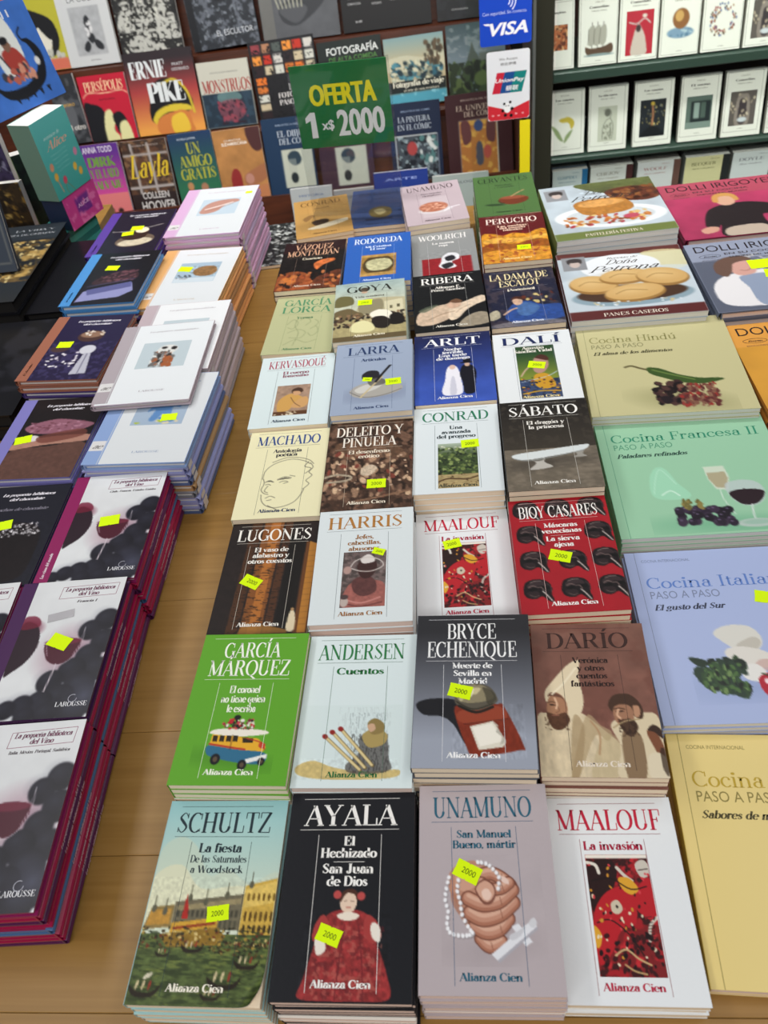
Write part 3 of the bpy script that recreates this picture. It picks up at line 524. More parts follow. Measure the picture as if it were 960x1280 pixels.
def a_bell(c):
    a = Art(0, 0, 100, 150, c).g('2a2a2e', '9aa0ae', 18, 125); a.b('141418', '2,92 14,87 34,88 46,96 44,104 58,130 56,138 44,130 34,112 24,104 8,102', .93)
    a.b('7c2e1c', '34,98 44,94 70,92 76,96 90,130 86,134 52,140 46,136', 1).n(.14, 5, 5, (32, 92, 92, 142), 3, 1).b('93402a', '38,99 70,94 76,106 42,110').l('4c1a10', .8, '42,111 78,106', False)
    a.p('dcd6c6', '47,113 66,108 76,126 74,131 54,134').p('efeadd', '49,114 65,110 74,126 55,131')
    a.b('5a5448', '34,88 40,78 52,72 64,76 70,86 68,92 54,98 40,96').b('8c8266', '36,86 42,77 52,73 62,77 67,86 58,90 44,91').b('c8bc92', '42,82 48,77 56,77 52,83').l('2c281e', 1.1, '36,90 50,97 66,92').e('4a4436', 53, 71, 2, 3).b('f0e8c8', '45,79 50,77 49,84 44,87', .9).b('3c382c', '58,76 66,80 69,88 62,92 60,84', .7).l('1c1a16', 2.4, '38,94 52,100 66,95').b('d8cca0', '38,88 40,80 43,79 41,89', .6)
    a.p('b9b4a8', '66,108 70,112 68,118 73,122 71,130 76,126'); return [a]
cien('bryce', 'dark to light grey paperback with a brass desk bell', (-.0070, .3710, .8357, -2.2), '5c6068', ['BRYCE', 'ECHENIQUE'], [43, 78], ['Muerte de', 'Sevilla en', 'Madrid'], 'f0f0f0', 'f4f4f4', 'd8d8dc', arts=a_bell, stk=[(39, 80, -14, 1.15)], cell=.95, th=5.6, tsp=7.8, ty=43 - 6)
def a_monks(c):
    a = Art(0, 0, 100, 150, c, '7c5248').g('7a5448', '82564a', 0, 150); a.n(.12, 14, 2).m('6c4238', 18, .55, 5, None, .5)
    a.b('d5c4a4', '0,98 8,92 20,90 36,92 46,100 56,110 66,122 66,140 62,150 0,150').n(.1, 6, 7, (0, 88, 66, 150), 2, 1)
    a.b('e0d0b0', '8,72 16,60 30,44 40,40 38,56 40,80 36,94 28,98 24,84 18,74 10,84').b('a87a5c', '10,80 16,72 24,78 26,90 22,100 14,100 9,92').b('5a3a28', '8,92 16,94 24,92 27,100 20,108 12,106').l('4a2c20', 1, '12,84 16,85').l('7c5540', .9, '17,84 19,90 16,92')
    a.b('b09a76', '40,96 52,104 60,110 56,118 46,114 30,150 24,150', .7).b('9c8460', '30,96 38,104 36,126 30,150 24,150', .6).b('b8a67e', '50,118 60,112 66,122 60,150 40,150', .5)
    a.b('d8c8a8', '60,104 70,96 86,92 100,98 100,150 62,150 66,124').b('6e5238', '68,112 78,108 84,118 82,150 68,150', .75).b('463024', '60,84 66,75 78,74 86,82 88,92 84,98 70,86 64,92').b('a0745a', '64,88 70,84 78,86 80,96 76,104 68,104 64,98').b('4c3628', '68,100 78,98 82,106 76,114 70,110').b('b88a6c', '80,86 85,86 85,94 81,96').l('40281e', .9, '66,91 70,91')
    a.b('7c4c34', '88,110 93,106 98,116 100,128 96,134 92,124').b('3a2820', '89,108 94,103 100,108 100,116 94,110').b('ddd0b4', '86,132 94,128 100,134 100,150 86,150').b('2e2018', '96,126 100,126 100,148 96,142', .7)
    a.l('3c2418', .8, '9,82.5 13,81.5 17,82.5').l('e0b898', 1.6, '16,78 17.5,84 16.5,88').e('2c1c16', 13, 84.4, 1.4, .7).b('6c4838', '10,76 14,72 22,76 25,84 22,78 14,76').l('8c5848', 1, '13,94.5 18,94.5').m('4c3020', 2.2, .5, 4, (6, 95, 26, 108), .7)
    a.l('3a241a', .9, '64.5,88.5 69,87.6 73,88.6').l('dcb090', 1.7, '68,89 66.4,94 68.6,97').e('2a1a14', 70.5, 90.6, 1.5, .7).l('7c4a3c', .9, '67,99.4 72,99.6').m('342218', 2.2, .5, 6, (66, 98, 82, 114), .7).l('b08c68', 1.4, '44,100 50,112 48,130').l('f0e4c8', 1.6, '14,74 24,64 36,48').l('a8906c', 1.2, '62,106 72,100 84,98')
    return [a]
cien('dario', 'brown paperback with hooded monks in pale habits', (.0962, .3725, .8121, -2.2), '7c5248', ['DARÍO'], [72], ['Verónica', 'y otros', 'cuentos', 'fantásticos'], '3a2420', '2c1c1a', '3a2a28', 'e8dccc', a_monks, cell=.95, th=5.8, tsp=8)
def a_pillars(c):
    a = Art(0, 0, 100, 150, c, '221a18'); a.n(.2, 6, 3)
    for x0, x1, k in ((22, 34, '4c2e1a'), (36, 58, '8a5224'), (44, 54, 'b06c2e'), (60, 68, '50301c'), (86, 100, '6a3e1c'), (90, 98, 'b57a30')): a.p(k, [(x0, 0 if x0 < 80 else 30), (x1, 0 if x0 < 80 else 34), (x1 - (4 if x0 < 80 else 0), 150), (x0 - 4 + (4 if x0 > 80 else 0), 150)], .9)
    a.m('15100e', 3, .58, 8, (20, 30, 70, 150), .6, .6, 3).p('14100e', '68,20 86,30 84,150 66,150').p('9a6c30', '36,136 60,140 80,146 80,150 30,150', .8)
    for i in range(14): a.l('6a4420', .6, [(88, 44 + i * 7.4), (100, 43 + i * 7.4)], False)
    a.b('d8c8a8', '80,126 83,122 86,128 87,146 79,146').e('b08a60', 82.5, 121, 1.6, 2); return [a]
cien('lugones', 'dark brown paperback with tall lit pillars', (-.2139, .5291, .8106, -1.05), '221a18', ['LUGONES'], [82], ['El vaso de', 'alabastro y', 'otros cuentos'], 'f0ece4', 'ece8e0', 'cfc8bc', arts=a_pillars, stk=[(34, 84, -28, 1.25)], cell=1.15, ty=43)
def a_chief(c):
    a = Art(29, 60, 73, 131, c, '6a5a58'); a.m('4c4240', 4, .5, 3).m('8c7c78', 4, .6, 8, None, .6)
    a.b('9a5c54', '34,108 44,98 60,98 72,104 73,131 32,131').b('5a3634', '40,98 52,92 62,98 64,112 52,118 42,112').n(.15, 3, 5, (30, 96, 73, 131)).l('c08078', 2, '36,122 50,126 68,120').l('5c2c2c', 1, '34,126 50,130 70,126')
    a.b('3c2422', '44,78 50,70 60,70 64,80 60,92 52,96 46,90').b('d8d0cc', '47,70 54,64 60,68 61,74 50,76').l('c8beb8', 1.2, '37,80 42,72 54,68 66,72 70,80 60,86 48,86 38,82').l('2a1a1a', .8, '48,80 52,80').l('2a1a1a', .8, '55,80 59,80').e('b09088', 34, 84, 4, 5).e('b8a8a0', 33, 124, 4, 6).e('4c3c3c', 33, 118, 4, 3); return [a]
cien('harris', 'worn pale paperback with a bare chested man in a feather ring', (-.1104, .5241, .8272, .15), 'd8e0e2', ['HARRIS'], [78], ['Jefes,', 'cabecillas,', 'abusones'], 'b0793a', '9a6a3c', '6a7078', arts=a_chief, stk=[(65, 61, -20, .75)], cell=.95, th=5.8)
def a_masks(c):
    a = Art(0, 0, 100, 150, c, 'a31824'); a.n(.06, 20, 3)
    for x, y in ((17, 15), (50, 14), (84, 14), (18, 50), (86, 49), (18, 85), (56, 86), (88, 85), (18, 121), (54, 121), (89, 120)):
        O = np.array([x, y]); q = lambda t: pts(t) + O
        a.b('160f12', q('-14,-2 -11,-10 -3,-13 6,-12 11,-8 13,-1 12,6 13.5,12 12,15.5 8,13 3,8 -4,11 -11,9 -14,4')).b('3a2c2e', q('-10,-6 -3,-11 5,-10 8,-5 0,-5 -8,-2'), .85).b('2c2022', q('-11,3 -5,1 1,4 -3,10 -9,8'), .9)
        a.b('070506', q('-9,-1 -5,-3 -1,-1 -4,1 -8,1')).b('070506', q('4,-3 8,-4 11,-1 7,0')).l('8c7670', .9, q('-9,-3.4 -5,-5.4 -1,-3.4 3,-3 5,1')).l('d8ccc4', 1.1, q('4,2 7,6 10,11 11.6,14')).l('7a6660', .8, q('-8,6 -4,8 0,7')).l('a8968e', .8, q('-7,-9 -2,-11 3,-11')).l('5c4a48', .8, q('9,-7 12,-3 12,3'))
    return [a]
cien('bioy', 'red paperback patterned with black carnival masks', (.0910, .5298, .8206, .7), 'a31824', ['BIOY CASARES'], [80], ['Máscaras', 'venecianas', '_', 'La sierva', 'ajena'], 'f0ece8', 'f4eeea', 'd8b8b4', arts=a_masks, stk=[(44, 80, -18, 1.25)], cell=1.1, ty=41)
def a_face(c):
    a = Art(18, 50, 92, 140, c, 'e6e0b8')
    for P in ('26,86 27,74 33,64 44,57 58,54 72,58 80,64', '80,62 84,70 80,78 84,84 78,92 82,98 76,106', '34,58 50,51 66,52 78,57 84,64', '78,60 74,68 82,72 76,80', '27,86 29,94 27,104 31,110 36,112', '30,92 35,89 40,92', '44,88 52,84 60,86', '34,98 31,106 35,109', '34,118 39,115 45,118', '36,122 41,121', '28,112 30,122 36,130 46,134 58,132 68,126 74,116 77,106', '47,93 52,91 57,93 52,95', '31,96 34,95 37,97', '58,82 64,84', '38,130 50,138 44,140 54,139 60,142'): a.l('2c2a28', .75, P)
    a.b('2c2a28', '44,89 52,85.5 60,87.6 52,88', .8).b('2c2a28', '30,91.5 35,89 40,92.6 35,91', .7); return [a]
cien('machado', 'cream paperback with a line drawing of a face', (-.2136, .6803, .8166, -.6), 'e6e0b8', ['MACHADO'], [78], ['Antología', 'poética'], '2c4a8a', '2a2c3a', '4a4a50', '2a3a5a', a_face, cell=.95, ty=41, tsp=7)
def a_feast(c):
    a = Art(0, 0, 100, 150, c, '4a3428'); a.n(.3, 8, 2).m('6c5040', 9, .5, 4).m('2e2018', 7, .55, 7).b('7c5c44', '10,40 50,32 80,46 96,70 60,64 20,66', .5)
    a.sp('8a6a54 b08c70 32221a c8a888 5c4436 7a3c30 94745c', 110, (0, 56, 100, 130), 3.2, 5, 1.7).sp('caa88c d8b89c', 26, (4, 60, 96, 120), 1.6, 9, 1.2).l('a89a84', 3, '0,96 14,92 30,96 26,102 4,104').b('c8b49c', '42,84 52,78 60,84 52,96 42,94').l('80604a', 3, '30,138 60,132 96,124'); a.n(.2, 2, 8); return [a]
cien('deleito', 'brown paperback with a crowded banquet painting', (-.1124, .6765, .8246, 0), '4a3428', ['DELEITO Y', 'PIÑUELA'], [80, 64], ['El desenfreno', 'erótico'], 'f0e8dc', 'e8dcc8', 'b8a894', arts=a_feast, stk=[(60, 110, 0, 1.25)], cell=1.3, ty=38)
def a_river(c):
    a = Art(28, 68, 73, 142, c, '4a5a34').g('aab8a4', '3c4a2c', 68, 90); a.sp('2c3a22 4c6034 6c7c44 1e281a 8a9a5c 38482a', 180, (28, 76, 73, 120), 2.4, 4, 1).sp('e0dcc8 c8ccb0', 8, (30, 70, 60, 78), 2, 2, .6)
    m = a.Y > 120; a.C[m] = rgb('a89468'); a.n(.2, 4, 5, (28, 118, 73, 142), 1, 3).l('4c3420', 2, '29,131 40,127 60,129 72,125').sp('3a2818 6a4c30', 26, (28, 118, 73, 138), 1.5, 8, .6); return [a]
cien('conrad', 'white paperback with a jungle river photograph', (-.0114, .6987, .8199, -.55), 'dbe3e6', ['CONRAD'], [79], ['Una', 'avanzada', 'del progreso'], '2a7a5a', '2c3c40', '5a6a70', '4c4c3a', a_river, stk=[(65, 70, 3, 1.2)], cell=1.0)
def a_bench(c):
    a = Art(0, 0, 100, 150, c, '26221f').g('1e1b19', '3a342c', 0, 84); a.m('3e3830', 5, .55, 4, (0, 0, 100, 84), .7)
    m = a.Y > 84; a.C[m] = rgb('746a5c'); a.n(.16, 6, 4, (0, 84, 100, 150), 1, 2.5).m('5c5448', 12, .5, 6, (0, 84, 100, 150), .5)
    a.e('2c2824', 46, 107, 30, 5, -6, .7, 2).b('b8b4ac', '28,101 42,99 42,107 50,115 26,118 33,108').b('6c6860', '30,101 41,100 40,104 32,105').b('9a968e', '74,91 86,89 84,97 88,101 74,102 78,97').b('d6dcdc', '8,97 12,92 40,88 86,82 92,84 84,91 50,98 20,102').l('8f9492', 1.2, '10,99 24,103 52,99 86,91'); return [a]
cien('sabato', 'dark paperback with a white stone bench', (.0910, .6810, .8331, -.3), '2a2622', ['SÁBATO'], [78], ['El dragón y', 'la princesa'], 'f0eeea', 'ece8e0', 'c8c4bc', arts=a_bench, cell=1.2)
def a_bather(c):
    a = Art(28, 66, 72, 128, c, 'a08470'); a.n(.15, 5, 2).b('c89a54', '32,100 40,88 50,84 60,90 66,98 62,106 54,104 48,118 34,120').b('4a3428', '48,76 56,72 62,76 62,82 50,84').b('c89a72', '50,80 58,80 60,86 52,88').b('c89a64', '58,98 68,92 72,104 66,114 50,112').l('6a4830', 1, '48,92 54,104 62,112').r('5a3a24', 28, 120, 72, 128).sp('c8b898 e0d4b8', 12, (28, 121, 60, 127), 2.4, 3, .6); return [a]
cien('kerv', 'white paperback with a seated bather painting', (-.2180, .8314, .8223, .3), 'd2dfe0', ['KERVASDOUÉ'], [77], ['El cuerpo', 'femenino'], 'a84058', '8a4256', '5a6068', '2a4054', a_bather, cell=1.1, ty=41, tsp=7)
def a_inkwell(c):
    a = Art(14, 54, 92, 130, c, '99a6bc'); a.e('78829a', 56, 112, 36, 14, -5, .7, 2).b('a7a39c', '22,104 34,92 60,86 80,92 88,104 76,114 48,120 28,116').b('c8c6c0', '28,102 44,92 62,92 56,102 36,110').l('605c58', 1, '22,106 40,118 64,116 86,106').b('26242a', '36,72 44,64 56,66 58,78 50,84 38,82').b('5a5650', '44,84 56,80 66,86 64,94 48,96', .8)
    a.l('c6b48a', 2.2, '36,118 50,96 62,78', False).l('1c1a1e', 3.4, '54,88 62,72 72,54', False); return [a]
cien('larra', 'blue grey paperback with an inkwell and quill', (-.1125, .8276, .8362, .4), '99a6bc', ['LARRA'], [68], ['Artículos'], '283c66', '283c66', '4c5c7c', arts=a_inkwell, stk=[(43, 82, -8, .7), (76, 90, 4, 1.15)], cell=1.1)
def a_wedding(c):
    a = Art(0, 0, 100, 150, c).g('1c2450', '3c58b4', 10, 120); a.n(.06, 12, 2).e('28408c', 44, 130, 30, 6, 0, .6, 2).b('e8e6ee', '40,84 44,74 52,74 56,84 58,100 60,124 56,134 38,134 34,124 38,104').b('bcbccc', '46,100 50,98 52,130 44,132', .7).e('d8b8a8', 48, 76, 4, 5).b('14141e', '60,76 66,72 74,76 78,90 76,112 74,132 62,132 60,110 57,92').e('caa890', 67, 72, 3.4, 4.6).r('101018', 62, 60, 72, 68).r('101018', 59, 67, 75, 69.4); return [a]
cien('arlt', 'deep blue paperback with bride and groom figures', (-.0104, .8498, .8246, .25), '2a3a80', ['ARLT'], [74], ['Noche', 'terrible', 'Una tarde', 'de domingo'], 'f0f0f2', 'f0f0f2', 'c4c8dc', arts=a_wedding, cell=1.25, ty=39, tsp=6.8)
def a_figure(c):
    a = Art(27, 32, 76, 142, c, '4a6a3c').g('2c4a2a', '7c8a34', 50, 100); m = a.Y > 104; a.C[m] = rgb('3a4a6c'); a.m('22304c', 6, .5, 5, (27, 104, 76, 142)).b('b08a7c', '48,62 56,56 64,60 66,74 60,88 52,92 46,84').b('c8962c', '46,96 58,92 66,100 70,120 56,124 46,116').b('4c2c24', '50,58 58,52 66,58 66,66 56,62').l('c8a890', 2, '44,74 36,84 30,96').l('b8c8d8', 1.2, '30,108 60,100 75,90').sp('c8962c 2a1c14 8c4c34 20283c', 60, (27, 100, 76, 141), 2, 4, .8).l('c89a30', 2.2, '30,132 50,128 74,130'); return [a]
cien('dali', 'white paperback with a colourful figure picture', (.0930, .8446, .8201, 0), 'e2e6e8', ['DALÍ'], [76], ['Agustín', 'Sánchez Vidal'], '1e2c5a', 'f0ece0', '5a6270', 'e8d8a0', a_figure, stk=[(51, 74, -14, 1.25)], cell=1.25, ty=39, tsp=7)
def a_bull(c):
    a = Art(0, 0, 100, 150, c).g('9cb0ae', 'c0c4b0', 0, 60); a.n(.08, 9, 3, (0, 0, 100, 70)).b('6a6440', '0,44 8,34 24,38 26,58 0,62').b('b4ac8c', '34,64 44,46 96,50 100,56 100,110 34,100').b('8c8468', '36,60 66,50 66,86 38,84').p('cfc8a8', '70,58 96,54 98,96 72,94').r('5c5640', 78, 70, 82, 78).r('5c5640', 88, 68, 92, 76)
    m = a.Y > 98; a.C[m] = rgb('a89c70'); a.n(.12, 5, 2, (0, 98, 100, 150)).b('6a5c40', '0,76 20,68 32,78 40,84 40,96 0,96').sp('2c2420 5c4838 c8b890 3a3028 8a6c50 1c1816', 150, (0, 84, 100, 116), 2.6, 7, 1.3).b('ece6d4', '50,88 62,78 78,84 82,100 74,112 60,104').b('26201e', '54,98 70,96 80,112 72,126 56,120').b('dcd6a4', '26,110 40,102 54,112 56,128 38,132 24,126').b('1e1a1a', '78,96 90,90 98,104 96,118 80,118').e('caa88c', 42, 26, 4.5, 5.5, 0).e('4a4036', 42, 20, 6, 5); a.r('50412c', 0, 138, 100, 150, .8); return [a]
cien('goya', 'paperback with a sunlit crowd painting, under a yellow label', (-.1229, .9787, .8404, 2.0), 'a8b4a8', ['GOYA'], [66], ['~Vida cotidiana'], '2c2c28', '4a4438', '50504a', 'ece4cc', a_bull, stk=[(43, 56, -2, 1.2)], cell=1.4)
def a_nude(c):
    a = Art(0, 0, 100, 150, c, '17181a'); a.b('c8b098', '4,108 14,94 34,86 54,84 66,92 58,110 44,124 22,134 4,130').b('d8c4ac', '50,92 60,86 74,80 92,70 100,72 100,84 86,92 72,104 60,122 48,124').b('caa890', '46,84 58,78 66,84 62,94 50,96').b('6a4c38', '50,78 60,72 68,80 60,84').l('8a6c54', 1.2, '20,120 40,108 56,104').l('8a6c54', 1, '58,108 66,98 78,90').b('b4a68e', '68,124 86,112 100,116 100,140 60,144', .8).b('5c6452', '6,96 20,86 34,84 16,100', .8); a.n(.12, 4, 4); return [a]
cien('ribera', 'black paperback with pale reclining figures', (-.0121, 1.0010, .8298, 1.7), '17181a', ['RIBERA'], [76], ['Alfonso E.', 'Pérez Sánchez'], 'f0eee8', 'e8e4dc', 'a8a8a4', 'e0dcd0', a_nude, cell=1.45, ty=41, tsp=7)
def a_lady(c):
    a = Art(0, 0, 100, 150, c, '1e2136'); a.m('3a3440', 10, .5, 2).b('2c4a8c', '24,112 36,92 56,88 74,100 100,104 100,136 40,140 22,130').b('46689c', '40,96 56,92 70,106 56,124 40,120').b('c8a48c', '34,84 42,78 48,84 46,94 38,96').b('4a2a20', '32,82 38,74 48,76 50,84 40,80').l('c8a48c', 3, '20,118 30,108 38,104').b('b0a890', '0,112 12,106 14,124 0,130').sp('c8b478 5c2c20 1a1c2c', 24, (50, 70, 100, 96), 3, 4).b('c4c0bc', '4,142 40,136 80,138 100,144 100,150 0,150', .4); a.n(.15, 4, 4); return [a]
cien('dama', 'dark blue paperback with a reclining lady in blue', (.0914, 1.0124, .8191, 1.2), '1e2136', ['LA DAMA DE', 'ESCALOT'], [84, 58], ['(Anónimo)'], 'ecdca8', 'e4dcc8', '8c8c9c', 'dfe4f0', a_lady, cell=1.45, ty=38)
def a_sails(c):
    a = Art(0, 0, 100, 150, c, '5c1a1c'); a.b('c88a28', '0,66 16,58 34,66 50,60 70,66 86,56 100,62 100,150 0,150').b('8a4a1c', '0,98 24,88 50,96 80,84 100,92 100,112 60,116 20,112 0,118', .85).b('dca84c', '4,78 30,72 60,78 96,70 96,82 50,90 8,88', .8).b('cc8c30', '0,118 40,110 100,112 100,150 0,150', .9); a.n(.25, 5, 3, (0, 56, 100, 150)).m('7c2420', 7, .6, 4, (0, 56, 100, 150), .6); return [a]
cien('perucho', 'dark red paperback with golden drapery, the smallest label on it', (.0915, 1.1635, .8314, -.2), '5c1a1c', ['PERUCHO'], [80], ['Las sombras', 'del mundo', 'islámico'], 'f0dcd0', 'e8c8b0', 'c8a090', 'f0dca0', a_sails, stk=[(62, 108, -2, 1.2)], cell=1.5, ty=39, tsp=6.5)
def a_sea(c):
    a = Art(24, 64, 78, 128, c, '9a7438'); a.e('4c3c24', 51, 96, 24, 30).r('b08c50', 24, 64, 78, 72).r('b08c50', 24, 118, 78, 128).b('b8b48c', '32,88 46,78 66,80 72,98 60,112 38,110').n(.2, 4, 3); return [a]
cien('rodo', 'bright blue paperback with a framed still life', (-.1175, 1.1299, .8367, .5), '2c5cae', ['RODOREDA'], [76], ['Mi Cristina', 'El mar'], 'dfe8f6', 'd4e2f4', '88a4d4', arts=a_sea, cell=1.6, ty=41)
def a_mixer(c):
    a = Art(10, 66, 92, 140, c, '8a8c8c'); a.r('8a2228', 14, 86, 90, 138).b('d8d8dc', '46,84 56,72 70,76 72,92 60,100 66,116 50,120 40,112 44,98').b('26262c', '50,86 62,80 66,92 54,98').b('2a2a30', '44,108 58,102 62,112 50,120'); a.n(.1, 4, 3); return [a]
cien('wool', 'grey paperback with a red band and white machine', (-.0166, 1.1568, .8180, 1.8), '8a8c8c', ['WOOLRICH'], [76], ['La marea', 'roja'], 'e4e2e0', 'e8e6e4', 'b4b4b4', arts=a_mixer, cell=1.7, ty=41)
def a_plants(c):
    a = Art(20, 56, 84, 142, c, 'b2b48a')
    for P in ('26,76 34,64 42,74 36,88 28,84', '44,66 52,60 60,70 54,80', '30,98 44,90 56,98 50,112 34,110', '62,90 70,84 74,98 66,108 60,100', '28,128 44,116 60,124 74,118', '40,60 38,80 46,100 42,130', '66,66 72,74 68,84'): a.l('6c7854', .9, P)
    return [a]
cien('lorca', 'sage green paperback with faint plant drawing', (-.2240, .9988, .8148, -2.8), 'b2b48a', ['GARCÍA', 'LORCA'], [72, 74], ['Yerma'], '4c8a64', '4c7a54', '7c8a64', arts=a_plants, cell=1.5)
def a_ember(c):
    a = Art(0, 34, 100, 150, c, '1c1818'); a.b('8c4a2a', '0,108 20,94 40,98 50,112 60,150 0,150').b('b46a34', '4,120 18,106 34,108 30,126 10,134').b('c06838', '54,74 66,62 84,60 86,68 70,78 60,92').b('5a3020', '60,120 80,104 100,100 100,150 56,150').sp('b06a3c 6a3424 2a1c18 904828', 50, (0, 100, 100, 148), 4, 4); a.n(.3, 5, 3); return [a]
cien('vazquez', 'dark paperback with glowing orange coals', (-.2251, 1.1500, .8258, -.8), '2c1a1c', ['VÁZQUEZ', 'MONTALBÁN'], [62, 84], ['Cuarteto'], 'd8a888', 'dcd0b8', '8c7468', 'd8c4b0', a_ember, cell=1.6, ty=39)
def a_plate(c):
    a = Art(10, 50, 96, 132, c, 'b6a6ac'); a.r('c4b8bc', 28, 56, 74, 128, .6).e('c9c2c4', 50, 104, 28, 12).e('b07058', 48, 92, 24, 18).sp('c48c74 9a5844 d8a890', 40, (30, 80, 66, 104), 3.6, 4, .7).l('e0dce0', 2.4, '64,112 76,102 90,98'); return [a]
cien('unamuno_mussel', 'mauve paperback with a plate of food, turned slightly askew', (-.0307, 1.3080, .8335, 5.9), 'b6a6ac', ['UNAMUNO'], [80], ['~Tres novelas', '~ejemplares'], '4a3c40', '4a3c40', '7c6c72', arts=a_plate, cell=1.9)
def a_pot(c):
    a = Art(12, 46, 92, 126, c, '4c6c3c'); a.e('30482a', 30, 112, 16, 4, 8).e('3c2418', 60, 100, 24, 14).b('6c3420', '38,92 60,86 84,92 80,108 60,116 42,108').e('8c4c34', 60, 90, 20, 6).l('b08c64', 2.4, '58,86 70,74 80,66').l('26341e', 2, '16,110 30,114 44,108'); return [a]
cien('cerv', 'green paperback with an earthenware pot, farthest of its column', (.0896, 1.3147, .8321, .8), '4c6c3c', ['CERVANTES'], [84], ['~Rinconete', '~y Cortadillo'], '223420', '2a3c26', '2c4026', arts=a_pot, cell=1.9)
def a_ship(c):
    a = Art(8, 56, 94, 126, c, 'b08a50'); a.b('3a2c22', '30,92 50,86 60,92 56,104 36,108').b('d8ccb0', '20,118 50,106 90,96 94,106 50,122').l('4a3424', 1.4, '36,92 34,66').b('6a4c30', '14,76 28,64 34,70 20,88', .6); return [a]
cien('brown', 'tan paperback with a small ship, beneath the price sign', (-.2323, 1.3792, .7965, 8.5), 'b58c50', ['CONRAD'], [74], ['~Juventud'], '6a4a24', '5a4024', '8a6a3c', arts=a_ship, cell=2.)
def a_gem(c):
    a = Art(20, 60, 84, 130, c, '3c4c74'); a.b('6c5c34', '34,84 50,74 70,80 74,104 60,118 38,110').b('a89a6c', '42,88 56,82 64,96 52,106').r('2c3450', 28, 118, 76, 126); return [a]
cien('blue', 'slate blue paperback behind the bright blue one', (-.1315, 1.3946, .7957, .3), '3c4c74', ['RODOREDA'], [74], ['~La plaza'], '26304c', '26304c', '2c3858', arts=a_gem, cell=2.)

GP = 'small paperbacks in stacks on the table'
PW, PL, PT = .10, .15, .0083
protos = {}
def lower_proto(col, pg):
    k = (col, pg.name)
    if k not in protos:
        r = empty('paperback', (0, 0, 0)); pbook_parts(r, PW, PL, PT, col, pages=pg); protos[k] = r
    return protos[k]
SHORT = dict(schultz='pale blue canal cover', ayala='black red gown cover', unamuno='mauve rosary hands cover', maalouf='frontmost white battle cover', maalouf_small='white battle cover beside the masks', garcia='green bus cover', andersen='white matches cover', bryce='grey desk bell cover', dario='brown monks cover', lugones='lit pillars cover', harris='worn feather ring cover', bioy='red masks cover', machado='cream face drawing cover', deleito='brown banquet cover', conrad='white river photograph cover', sabato='white bench cover', kerv='seated bather cover', larra='inkwell and quill cover', arlt='bride and groom cover', dali='colourful figure picture cover', goya='sunlit crowd cover', ribera='pale reclining figures cover', dama='lady in blue cover', perucho='golden drapery cover', rodo='bright blue still life cover', wool='red band and machine cover', lorca='sage green cover', vazquez='glowing coals cover', unamuno_mussel='mauve food plate cover', cerv='green earthenware pot cover', brown='tan small ship cover', blue='slate blue cover')
ORD = 'first second third fourth fifth sixth seventh eighth ninth tenth eleventh twelfth thirteenth fourteenth fifteenth sixteenth'.split()
used = set(); RJ = random.Random(11)
def jig(a): return RJ.uniform(-a, a)
def tag_lower(o, lab, cat='book', group=GP): tag(o, lab, cat, group)
def stack_below(x, y, ztop, ang, t, n, protofn, lab, group, jx=.0009, jy=.0012, ja=.5, flip=None):
    for i in range(n - 1):
        pr, extra = protofn(i); k = t / pr['t']
        a = math.radians(ang + jig(ja)) + extra
        loc = (x + jig(jx), y + jig(jy), .75 + i * t)
        if pr.name in used: o = dup(pr, loc, (0, 0, a), (1, 1, k))
        else: used.add(pr.name); o = pr; o.location = loc; o.rotation_euler = (0, 0, a); o.scale = (1, 1, k)
        tag_lower(o, ORD[min(n - 2 - i, 15)] + ' one down, ' + lab, group=group)
def curl_cover(mb, arts_fn, d, fr, w=100, l=150):
    pass
